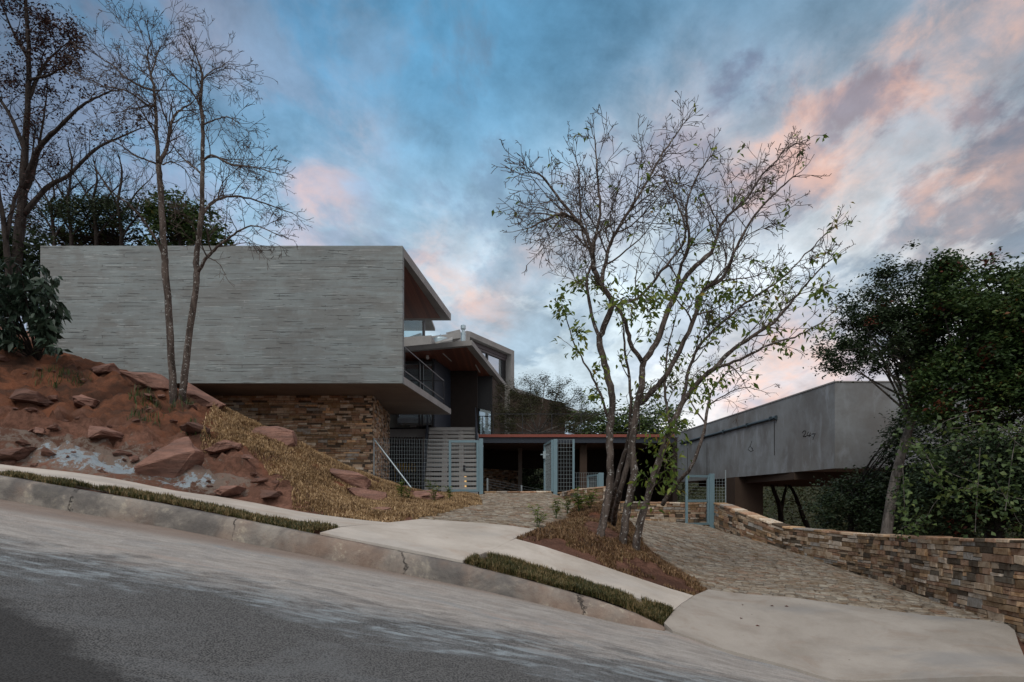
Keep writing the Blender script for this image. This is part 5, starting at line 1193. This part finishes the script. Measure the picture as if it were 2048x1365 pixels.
# thin tree against the right building
T4 = Tree(404); D = 20.5; b4 = P(1325, 1010, D+1.5)
T4.limb([b4]+shift([(1347, 975, 1), (1384, 932, 0), (1408, 861, 0), (1416, 812, 0), (1420, 790, 0)], D), .075, .035, None, 7)
for e in ([(1416, 812), (1450, 790), (1490, 775), (1530, 785)], [(1412, 850), (1380, 800), (1390, 750), (1430, 720)], [(1420, 790), (1450, 750), (1490, 730), (1510, 720)], [(1420, 790), (1400, 760), (1360, 740)]):
    T4.limb(shift([(x, y, .2*i) for i, (x, y) in enumerate(e)], D), .028, .008, (.1, .25, .9, 3), 5)
finish(T4, 'bare_tree', 'thin bare tree reaching across the face of the right concrete building', 'tree', b4, 'bark', 'twig', {'leaves': (pick(T4, 60, None, .05, 3), .08, 8, .4, .3, 'leaf_brown')})
# --- twin trunks on the left bank
bA = gp(347, 796, 14, 19.2); D = bA.y; A_ = Tree(11); K = (.08, .13, 1.29, 4)
A_.limb([bA-Vector((0, 0, .3))]+shift([(347, 788, 0), (341, 678, 0), (331, 546, 0), (328, 491, 0), (322, 385, 0), (317, 330, 0)], D), .105, .065, None, 10)
A_.limb(shift([(317, 330, 0), (313, 256, 0), (309, 183, 0), (299, 140, 0), (295, 110, 0), (302, 85, 0)], D), .056, .010, (0.096, 0.12, 1.37, 4), 8)
A_.limb(shift([(317, 330, 0), (333, 297, .1), (346, 238, .2), (365, 218, .4), (385, 205, .5)], D), .06, .015, (0.12, 0.129, 1.27, 4), 7)
A_.limb(shift([(311, 215, 0), (293, 209, -.2), (256, 183, -.4), (215, 175, -.5), (180, 160, -.6)], D), .032, .009, K, 6)
A_.limb(shift([(309, 183, 0), (265, 165, .3), (220, 128, .5), (175, 100, .6)], D), .032, .009, K, 6)
A_.limb(shift([(302, 150, 0), (318, 100, .2), (327, 92, .3)], D), .022, .008, K, 6)
A_.limb(shift([(316, 330, 0), (270, 310, -.4), (230, 285, -.8), (190, 280, -1)], D), .025, .008, K, 6)
A_.limb(shift([(326, 508, 0), (305, 467, -.2), (264, 415, -.5), (220, 381, -.8), (194, 340, -1)], D), .04, .010, (.25, .3, .9, 2), 7)
A_.limb(shift([(325, 330, .0), (345, 325, .2), (370, 340, .3), (385, 370, .4)], D), .02, .008, K, 5)
finish(A_, 'bare_tree', 'left leafless trunk of the pair growing on the crest of the red bank', 'tree', bA, 'bark', 'twig', None, 'leafless twin trees on the bank')
bB = gp(364, 796, 14, 19.2); B_ = Tree(12)
B_.limb([bB-Vector((0, 0, .3))]+shift([(366, 785, 0), (378, 678, 0), (393, 564, 0), (393, 517, 0), (401, 453, 0), (405, 396, 0), (405, 322, 0), (405, 242, 0), (401, 205, 0)], D), .10, .04, None, 10)
B_.limb(shift([(401, 205, 0), (405, 157, 0), (396, 122, .1), (380, 92, .1)], D), .045, .011, (0.08, 0.12, 1.12, 4), 7)
B_.limb(shift([(405, 160, 0), (420, 145, .1), (440, 135, .2), (455, 125, .3)], D), .022, .008, K, 5)
B_.limb(shift([(403, 215, 0), (380, 180, -.2), (350, 155, -.3), (330, 130, -.4)], D), .03, .009, K, 6)
B_.limb(shift([(405, 250, 0), (430, 240, -.2), (455, 235, -.4), (475, 245, -.5)], D), .025, .009, K, 6)
B_.limb(shift([(405, 322, 0), (425, 311, -.2), (465, 330, -.4), (510, 335, -.6), (560, 350, -.8)], D), .035, .009, (0.08, 0.12, 1.32, 4), 6)
B_.limb(shift([(405, 430, 0), (425, 405, .2), (455, 394, .4), (500, 398, .6), (549, 414, .7), (590, 430, .8)], D), .045, .009, (0.08, 0.12, 1.32, 4), 7)
B_.limb(shift([(395, 545, 0), (415, 515, -.2), (440, 490, -.4), (475, 465, -.6), (510, 452, -.8), (555, 470, -1)], D), .05, .009, (0.16, 0.129, 1.27, 4), 7)
B_.limb(shift([(404, 350, 0), (370, 320, .2), (345, 290, .3), (330, 260, .4)], D), .025, .009, K, 6)
B_.limb(shift([(415, 515, -.2), (440, 530, -.4), (455, 560, -.5)], D), .015, .006, (.1, .25, .7, 2), 5)
finish(B_, 'bare_tree', 'right leafless trunk of the pair, its branches spread over the concrete box', 'tree', bB, 'bark', 'twig', None, 'leafless twin trees on the bank')
# --- dense leafy crowns
print('DEPTHS', b0, b2, b3, bA, bB)
def crown(blobs, ncl, per, rad, seed, shell=.55):
    r = np.random.RandomState(seed); C = []; vol = np.array([b[3]*b[4]*b[5] for b in blobs]); pr_ = vol**.8; pr_ /= pr_.sum(); CC = []
    for k in range(ncl):
        b = blobs[r.choice(len(blobs), p=pr_)]; v = r.normal(size=3); v /= np.linalg.norm(v); v *= r.uniform(shell**3, 1.12)**(1/3.)
        c = np.array(b[:3])+v*np.array(b[3:6]); CC.append(c); m_ = int(per*r.uniform(.4, 1.5)); C.append(c+r.normal(size=(m_, 3))*rad*r.uniform(.5, 1.2)*np.array([1, 1, .7]))
    return np.concatenate(C), CC
def leafy(name, label, base, trunk, r0, blobs, ncl, per, rad, size, seed, mat, extra=None, asp=.45, bmat='bark_d', group=None, shell=.5, droop=.2):
    root = thing(name, label, 'tree', tuple(base), group); T = MB(); rng = random.Random(seed); c = catmull(trunk, 5); n = len(c)
    T.tube(c, [r0*(1-.6*i/(n-1)) for i in range(n)], 9); Cs, CC = crown(blobs, ncl, per, rad, seed, shell)
    B = MB()
    for q_ in CC[::max(1, len(CC)//70)]:
        s_ = c[rng.randint(n//2, n-1)]; e = Vector(q_); m_ = s_.lerp(e, .5)+Vector((rng.uniform(-.2, .2), rng.uniform(-.2, .2), rng.uniform(0, .3))); B.tube(catmull([s_, m_, e], 4), [r0*.25*(1-.85*i/8) for i in range(9)], 5)
    obj('trunk', T, bmat, root, smooth=True); obj('limbs', B, bmat, root)
    if extra:
        k = int(len(Cs)*extra[0]); rs = np.random.RandomState(seed+1); cl_ = rs.permutation(len(CC))[:max(3, int(len(CC)*extra[0]*1.2))]
        E = np.concatenate([np.array(CC[i])+rs.normal(size=(max(4, int(per*.8)), 3))*rad*.6 for i in cl_]); obj('coloured_leaves', leafmesh(E, size, seed+2, asp, droop), extra[1], root)
    obj('crown', leafmesh(Cs, size, seed, asp, droop), mat, root); return root
def blob(px, py, d, rx, ry, rz):
    p = P(px, py, d); return (p.x, p.y, p.z, rx/F*d, ry, rz/F*d)
leafy('leafy_bush', 'dim green bush filling the view through the back of the carport', P(1070, 1010, 46), [P(1070, 1060, 46), P(1072, 1000, 46), P(1075, 960, 46)], .08, [blob(1065, 960, 46, 45, 1.2, 50), blob(1040, 990, 45, 40, 1.0, 30), blob(1110, 985, 47, 40, 1.0, 40)], 230, 45, .22, .2, 58, 'leaf_d', None, .5, shell=.2)
# right side trees
Dm = 15.5
leafy('leafy_tree', 'pale leaning trunk with a loose dark crown over the right concrete building', P(1768, 1075, 16), [P(1766, 1110, 16), P(1785, 985, 16), P(1805, 900, 16), P(1830, 820, 16), P(1850, 765, 16), P(1865, 690, 16)], .13,
      [blob(1760, 690, 16, 110, 1.2, 62), blob(1830, 600, 16, 80, 1.2, 75), blob(1700, 715, 15.8, 62, .8, 34), blob(1735, 620, 16, 60, .9, 50), blob(1860, 700, 16, 80, 1, 70), blob(1660, 700, 15.8, 24, .5, 22), blob(1880, 560, 16, 40, .8, 40), blob(1828, 505, 16, 12, .3, 26), blob(1790, 535, 16, 26, .4, 18), blob(1700, 560, 16, 22, .3, 22), blob(1760, 545, 16, 16, .3, 22), blob(1675, 600, 15.9, 20, .3, 18), blob(1650, 735, 15.8, 26, .3, 14)], 600, 52, .12, .085, 51, 'leaf_d', (.02, 'leaf_red'), .42, 'bark_l', None, .2)
leafy('leafy_tree', 'tall dense dark tree with rusty leaves filling the right edge', P(1990, 1090, 14.5), [P(1990, 1150, 14.5), P(1985, 1000, 14.5), P(1975, 850, 14.5), P(1960, 720, 14.5), P(1960, 650, 14.5)], .2,
      [blob(1960, 640, 14.5, 90, 1.4, 100), blob(2060, 620, 14.3, 90, 1.3, 80), blob(1940, 770, 14.6, 90, 1.3, 90), blob(2050, 780, 14, 90, 1.4, 100), blob(1900, 590, 14.8, 50, .9, 50), blob(2120, 700, 14, 120, 1.5, 150), blob(1925, 530, 14.6, 26, .4, 26), blob(1978, 520, 14.5, 16, .3, 22), blob(2030, 548, 14.3, 40, .4, 26), blob(1885, 545, 14.7, 22, .4, 28), blob(1868, 830, 14.6, 40, .5, 40), blob(1845, 760, 14.7, 24, .4, 26)], 900, 75, .16, .10, 52, 'leaf_m', (.07, 'leaf_red'), .48, 'bark_d', None, .3)
leafy('leafy_tree', 'dark shaded bushy tree behind the lower end of the stone wall', P(1990, 1090, 12.6), [P(2010, 1150, 12.8), P(2000, 1080, 12.8), P(1985, 980, 12.8), P(1980, 920, 12.8)], .1,
      [blob(1960, 960, 13.2, 110, 1.0, 90), blob(2060, 980, 12.6, 90, .9, 110), blob(1890, 1010, 13.6, 70, .9, 70)], 520, 60, .16, .09, 53, 'leaf_d', (.03, 'leaf_red'), .5)
leafy('leafy_tree', 'black green thicket tree below the overhanging concrete corner', P(1700, 1080, 19), [P(1700, 1150, 19), P(1702, 1030, 19), P(1705, 980, 19)], .1,
      [blob(1720, 1010, 19, 90, 1.2, 60), blob(1810, 1020, 18, 80, 1.2, 80), blob(1850, 900, 18, 70, 1.2, 90)], 420, 55, .2, .11, 54, 'leaf_d')
# vines hanging in front
vn = thing('climbing_vine', 'trailing vine with round light green leaves over the right end of the wall', 'vine', tuple(P(1960, 900, 12)))
V = MB(); VL = []; rng = random.Random(61)
for x0, y0, x1, y1, sag in ((1800, 880, 2060, 1000, 20), (1800, 875, 1880, 960, -20), (1870, 900, 2048, 870, -25), (1805, 930, 1810, 1040, 0), (1850, 940, 1960, 960, 30), (1960, 900, 1950, 1060, 0), (2030, 880, 2010, 1020, 0), (1880, 1000, 1800, 1060, 10), (1830, 890, 2000, 820, -20), (1900, 860, 2060, 905, -30), (1990, 960, 2060, 1080, 0)):
    d = rng.uniform(11.2, 12.4); pts_ = [P(x0+(x1-x0)*t, y0+(y1-y0)*t+sag*4*t*(1-t)+rng.uniform(-6, 6), d+rng.uniform(-.1, .1)) for t in np.linspace(0, 1, 7)]
    c = catmull(pts_, 5); V.tube(c, .006, 4)
    for p in c:
        for _ in range(rng.randint(1, 4)): VL.append(tuple(p+Vector((rng.gauss(0, .09), rng.gauss(0, .08), rng.gauss(-.03, .09)))))
obj('stem', V, 'bark_l', vn); obj('leaves', leafmesh(VL, .095, 62, .75, .5), 'leaf_vine', vn)
# far woodland under and behind the right building
r = np.random.RandomState(70); C = []
for k in range(1500):
    c = np.array([r.uniform(9, 50), r.uniform(36, 62), 0]); c[2] = r.uniform(-8, 2.6+.8*math.sin(c[0]*.7)+(.5 if c[0] > 20 else 0)); C.append(c+r.normal(size=(55, 3))*np.array([.7, .7, .45]))
tag(obj('woodland', leafmesh(np.concatenate(C), .24, 71, .5, .2), 'leaf_olive'), 'shaded woodland in the valley seen under the right concrete building', 'woodland', kind='stuff')
def bare(name, label, base, paths, seed, K, r0, mats=('bark_d', 'twig_d'), leaves=None, group=None, sp=.22, wob=.22):
    T = Tree(seed); T.space = sp; T.wob = wob; T.rmin = .006
    for i, (pth, a, b_) in enumerate(paths): T.limb(pth, a, b_, K if i or len(paths) == 1 else (.45,)+K[1:], 8)
    lv = None
    if leaves: lv = {'leaves': (pick(T, leaves[0], leaves[4] if len(leaves) > 4 else None, leaves[3], leaves[1]), leaves[2], seed, .45, .2, leaves[5] if len(leaves) > 5 else 'leaf_brown')}
    return finish(T, name, label, 'tree', base, mats[0], mats[1], lv, group)
D = 30; 
bare('bare_tree', 'forked black branched tree seen beneath the right building', P(1560, 1060, D), [(shift([(1562, 1080, 0), (1560, 1020, 0), (1545, 975, 0), (1530, 950, 0)], D), .16, .05), (shift([(1562, 1020, 0), (1575, 960, 0)], D), .1, .04)], 501, (.2, .5, 1.2, 2), .15, group='dark trees beyond the pier')
bare('bare_tree', 'thin crooked dark tree further right beneath the building', P(1620, 1070, D), [(shift([(1625, 1080, 0), (1605, 1030, 0), (1590, 990, 0), (1575, 965, 0)], D), .14, .05), (shift([(1640, 1070, 0), (1665, 1030, 0), (1690, 1005, 0)], D), .08, .04)], 502, (.2, .5, 1.2, 2), .15, group='dark trees beyond the pier')
# left woodland
D = 24.5
leafb = lambda k: (k, 6, .10, .14)
LT = P(25, 640, D)
bare('tall_tree', 'tall dark forked tree with rusty leaf clusters at the left edge', LT,
     [(shift([(20, 700, 0), (30, 560, 0), (42, 440, 0), (47, 360, 0), (50, 300, 0), (55, 220, 0), (58, 110, 0), (52, 20, 0), (50, -60, 0)], D), .22, .04),
      (shift([(48, 430, 0), (92, 377, .2), (136, 352, .4), (190, 300, .6), (234, 278, .8), (280, 258, 1)], D), .11, .02),
      (shift([(48, 380, 0), (77, 300, -.5), (121, 253, -.8), (165, 212, -1), (205, 190, -1.2)], D), .12, .03),
      (shift([(50, 300, 0), (20, 230, .4), (-20, 170, .8)], D), .1, .03),
      (shift([(56, 200, 0), (90, 130, .4), (130, 90, .8)], D), .08, .02),
      (shift([(58, 120, 0), (25, 60, .4), (0, 0, .8)], D), .07, .02),
      (shift([(56, 160, 0), (100, 150, -.4), (145, 120, -.6)], D), .06, .02),
      (shift([(45, 400, 0), (70, 340, .5), (85, 250, .8), (95, 180, 1)], D), .08, .02)], 601, (.2, .28, 1.7, 3), .3, leaves=(1000, 6, .12, .14, lambda p: (py_of(p) < 190 and px_of(p) < 170) or (py_of(p) < 280 and px_of(p) > 190 and random.random() < .5) or random.random() < .10), sp=.26)
bare('tall_tree', 'second dark trunk leaning beside the tall left edge tree', P(5, 650, 22.5), [(shift([(10, 720, 0), (20, 600, 0), (12, 480, 0), (0, 400, 0), (-15, 300, 0), (-10, 150, 0)], 22.5), .14, .03), (shift([(12, 480, 0), (30, 400, .3), (60, 330, .6), (70, 270, .8)], 22.5), .08, .02)], 602, (.25, .35, 1.5, 3), .2, leaves=(260, 5, .12, .15))
for i, (x, hgt, lab) in enumerate(((105, 360, 'left'), (140, 300, 'middle'), (190, 330, 'right'), (240, 320, 'far right'))):
    base = P(x, 560, 32)
    bare('bare_tree', {'left': 'slim bare thicket tree nearest the tall left tree, behind the concrete box', 'middle': 'low tangled thicket tree over the left end of the concrete box', 'right': 'bare brown thicket tree above the concrete box, left of the evergreen', 'far right': 'spreading thicket tree touching the evergreen behind the box'}[lab], base,
         [(shift([(x, 560, 0), (x+3, 470, 0), (x-4, 410, 0), (x+4, hgt+30, 0), (x, hgt, 0)], 32), .11, .03)]+[(shift([(x, 480-20*k, 0), (x+(-1)**k*30, 440-25*k, .5*k), (x+(-1)**k*60, 420-30*k, .7*k)], 32), .06, .02) for k in range(4)], 610+i, (.1, .30, 1.7, 3), .1, leaves=(500, 5, .13, .16, lambda p: py_of(p) > 400, 'leaf_d'), group='thicket trees behind the box', sp=.26)
leafy('evergreen_tree', 'dark glossy evergreen crown rising behind the concrete box between the twin trunks', P(365, 560, 32), [P(365, 560, 32), P(362, 480, 32), P(360, 430, 32)], .14,
      [blob(345, 430, 32, 48, 1.3, 42), blob(400, 455, 32, 40, 1.2, 34), blob(340, 475, 32, 45, 1.3, 30), blob(425, 480, 32, 28, 1, 22)], 120, 36, .24, .22, 63, 'leaf_m', None, .5, group=None, shell=.3)
leafy('evergreen_tree', 'low dark evergreen mound behind the box, left of the taller evergreen', P(240, 560, 33), [P(240, 560, 33), P(240, 500, 33), P(240, 480, 33)], .12,
      [blob(240, 470, 33, 60, 1.3, 28), blob(160, 475, 33, 60, 1.3, 30), blob(110, 480, 33, 40, 1.3, 25)], 100, 32, .26, .2, 64, 'leaf_d', None, .5, shell=.3)
leafy('evergreen_tree', 'black green bush filling the gap left of the concrete box', P(60, 620, 25.5), [P(60, 700, 25.5), P(60, 600, 25.5), P(60, 560, 25.5)], .12,
      [blob(40, 520, 25.5, 70, 1.2, 70), blob(-20, 560, 25, 80, 1.2, 90), blob(60, 600, 25.5, 60, 1, 60)], 220, 50, .25, .17, 65, 'leaf_d', None, .5, shell=.2)
# large leaved shrub in the left foreground
D = 16.8; sb = P(75, 725, D+.6); rt = thing('broad_leaved_shrub', 'dark shrub with big drooping leaves on top of the red bank at left', 'shrub', tuple(sb)); SH = MB(); SL = []; rng = random.Random(81)
for k in range(46):
    tx = rng.uniform(-35, 118); ty = rng.uniform(520, 690)+max(0, tx-95)*1.0
    if tx > 60 and ty < 530: ty += 20
    e = P(tx, ty, D+rng.uniform(-.5, .6)); m_ = sb.lerp(e, .55)+Vector((rng.uniform(-.1, .1), 0, .15)); c = catmull([sb, m_, e], 5); SH.tube(c, [.02*(1-.07*i) for i in range(len(c))], 5)
    for q_ in (c[-1], c[-3], c[-5]):
        for _ in range(11): SL.append(tuple(q_+Vector((rng.gauss(0, .07), rng.gauss(0, .07), rng.gauss(0, .05)))))
obj('stem', SH, 'bark_d', rt); obj('leaves', leafmesh(SL, .26, 82, .40, .65, .55), 'leaf_big', rt)
# shrub on the terrace
D = 31; sb = P(1075, 868, D); T5 = Tree(91); T5.space = .2; T5.trop = .03; T5.rmin = .006; T5.wob = .26
for e in ((1000, 790), (1030, 780), (1060, 770), (1090, 765), (1120, 775), (1150, 790), (1010, 830), (1160, 820), (1045, 800), (1110, 800), (1180, 835), (990, 850)):
    m_ = ((1075+e[0])/2+random.Random(e[0]).uniform(-8, 8), (868+e[1])/2+8); T5.limb([sb, P(*m_, D+random.Random(e[1]).uniform(-.6, .6)), P(*e, D+random.Random(e[0]+1).uniform(-.9, .9))], .045, .014, (.3, .2, .9, 3), 6)
finish(T5, 'feathery_shrub', 'feathery brown green shrub in a bed on the red edged terrace', 'shrub', sb, 'bark_l', 'twig', {'leaves': (pick(T5, 4200, None, .13, 6), .085, 92, .30, 0, 'leaf_olive')})
tp = [blob(1185, 850, 48, 60, 1.5, 25), blob(1250, 840, 48, 50, 1.5, 35), blob(1320, 850, 46, 60, 1.5, 40), blob(1200, 880, 48, 60, 1.5, 30)]
leafy('leafy_tree', 'pale leafy tree far behind the terrace railing', P(1250, 960, 48), [P(1250, 960, 48), P(1250, 900, 48), P(1250, 860, 48)], .2, tp, 230, 40, .3, .24, 93, 'leaf_vine', None, .5, shell=.3)
T6 = Tree(95); T6.rmin = .008
sbx = P(1105, 1010, 40)
for e in ([(1105, 1010), (1104, 940), (1096, 905)], [(1106, 960), (1112, 920), (1120, 900)]): T6.limb([P(x, y, 40) for x, y in e], .16, .06, (.6, .5, 1.0, 2), 7)
finish(T6, 'garden_tree', 'forked trunk seen through the carport between wall and gate', 'tree', sbx, 'bark_l', 'twig', {'leaves': (pick(T6, 120, None, .2, 6), .2, 96, .45, .2, 'leaf_m')})
# ------------------------------------------------------------------ small plants
def sprout(px, py, d0, d1, h, n, label, mat, seed, grp, w=.022):
    rng = random.Random(seed); c = gp(px, py, d0, d1) ; root = thing('young_plant', label, 'plant', tuple(c), grp); S_ = MB(); Lc = []; v = []; f = []
    for k in range(n):
        a = rng.uniform(0, 6.28); dx = math.cos(a)*h*rng.uniform(.1, .45); dy = math.sin(a)*h*rng.uniform(.1, .45); hh = h*rng.uniform(.6, 1.1)
        c0 = c+Vector((0, 0, -.03)); m_ = c+Vector((dx*.4, dy*.4, hh*.6)); e = c+Vector((dx, dy, hh)); cc = catmull([c0, m_, e], 3); S_.tube(cc, .005, 4)
        for q_ in cc[2:]:
            for _ in range(3):
                b = rng.uniform(0, 6.28); L = h*.30*rng.uniform(.6, 1.2); dd = Vector((math.cos(b), math.sin(b), rng.uniform(-.2, .7))).normalized(); s_ = dd.cross(Vector((0, 0, 1))).normalized()*w; i = len(v)
                v += [q_, q_+dd*L*.4+s_, q_+dd*L-Vector((0, 0, L*.2)), q_+dd*L*.4-s_]; f += [(i, i+1, i+2), (i, i+2, i+3)]
    obj('stem', S_, 'leaf_m', root); lm = MB(); lm.add(v, f); obj('leaves', lm, mat, root)
sp = [(1075, 1058, 11.5, 20, .42, 5, 'single upright seedling at the left tip of the tree bank'), (1112, 1040, 12, 20, .45, 6, 'pair of leafy shoots beside the upper cobbles'), (1135, 1030, 13, 21, .4, 6, 'leafy shoot between the seedling and the wall plants'), (1158, 1026, 13, 21, .55, 9, 'bushy bright plant at the foot of the stepped stone wall'), (1180, 1020, 13, 21, .5, 8, 'leafy plant just left of the leftmost trunk'),
      (803, 1000, 16, 23, .45, 6, 'palm like shoot left of the round boulder'), (818, 1002, 16, 23, .3, 4, 'tiny shoot touching the round boulder'), (868, 1004, 15, 20, .35, 7, 'green tuft in front of the round boulder'), (862, 985, 19.8, 23, .5, 6, 'arching shoot behind the round boulder'), (900, 1002, 16, 23, .35, 5, 'small shoot right of the round boulder')]
for i, (a_, b_, c_, d_, h_, n_, lab) in enumerate(sp): sprout(a_, b_, c_, d_, h_, n_, lab, 'leaf', 700+i, 'young plants by the drive', .02)
for i, (a_, b_, h_, lab) in enumerate(((290, 806, .5, 'grass clump below the pink slab left of the trunks'), (150, 760, .3, 'low green weed on the upper bank'), (100, 752, .35, 'pale grass tuft under the large leaved shrub'), (360, 800, .3, 'weeds around the foot of the twin trunks'), (395, 862, .25, 'small weed beside the turf mat'), (290, 838, .3, 'dark weed in the eroded hollow'))):
    c = gp(a_, b_, 12.5, 19); tag(obj('weed_tuft', blades([(c.x-.3, c.y-.25), (c.x+.3, c.y-.25), (c.x+.3, c.y+.25), (c.x-.3, c.y+.25)], 110, h_*.6, .014, 800+i, 1.0), 'leaf_m'), lab, 'weed', 'weeds on the red bank')
# greenery glimpsed through the slats
for i, (x, y, z, lab) in enumerate(((-5.6, 32.0, -.1, 'green pot plant low behind the slatted screen'),)):
    r = np.random.RandomState(5); C_ = np.array([x+.5, y, .5])+r.normal(size=(500, 3))*np.array([.5, .2, .45]); rt_ = thing('house_plant', lab, 'plant', (x, y, z)); obj('leaves', leafmesh(C_, .2, 9, .5), 'leaf_vine', rt_)
# fallen leaves on the right apron
rng = random.Random(99)
for i in range(5):
    px_ = rng.uniform(1380, 1640); py_ = rng.uniform(1205, 1262); c = gp(px_, py_, 8.5, 11); a = rng.uniform(0, 6.28); L = rng.uniform(.05, .09); z = .042
    d = Vector((math.cos(a)*L, math.sin(a)*L, 0)); s_ = Vector((-math.sin(a), math.cos(a), 0))*L*.28; b = c+Vector((0, 0, z))
    mb = MB(); mb.add([b, b+d*.5+s_+Vector((0, 0, .012)), b+d, b+d*.5-s_+Vector((0, 0, .015))], [(0, 1, 2), (0, 2, 3)])
    tag(obj('fallen_leaf', mb, 'leaf_red'), 'dry fallen leaf lying on the lower right apron', 'leaf', 'fallen leaves on the apron')
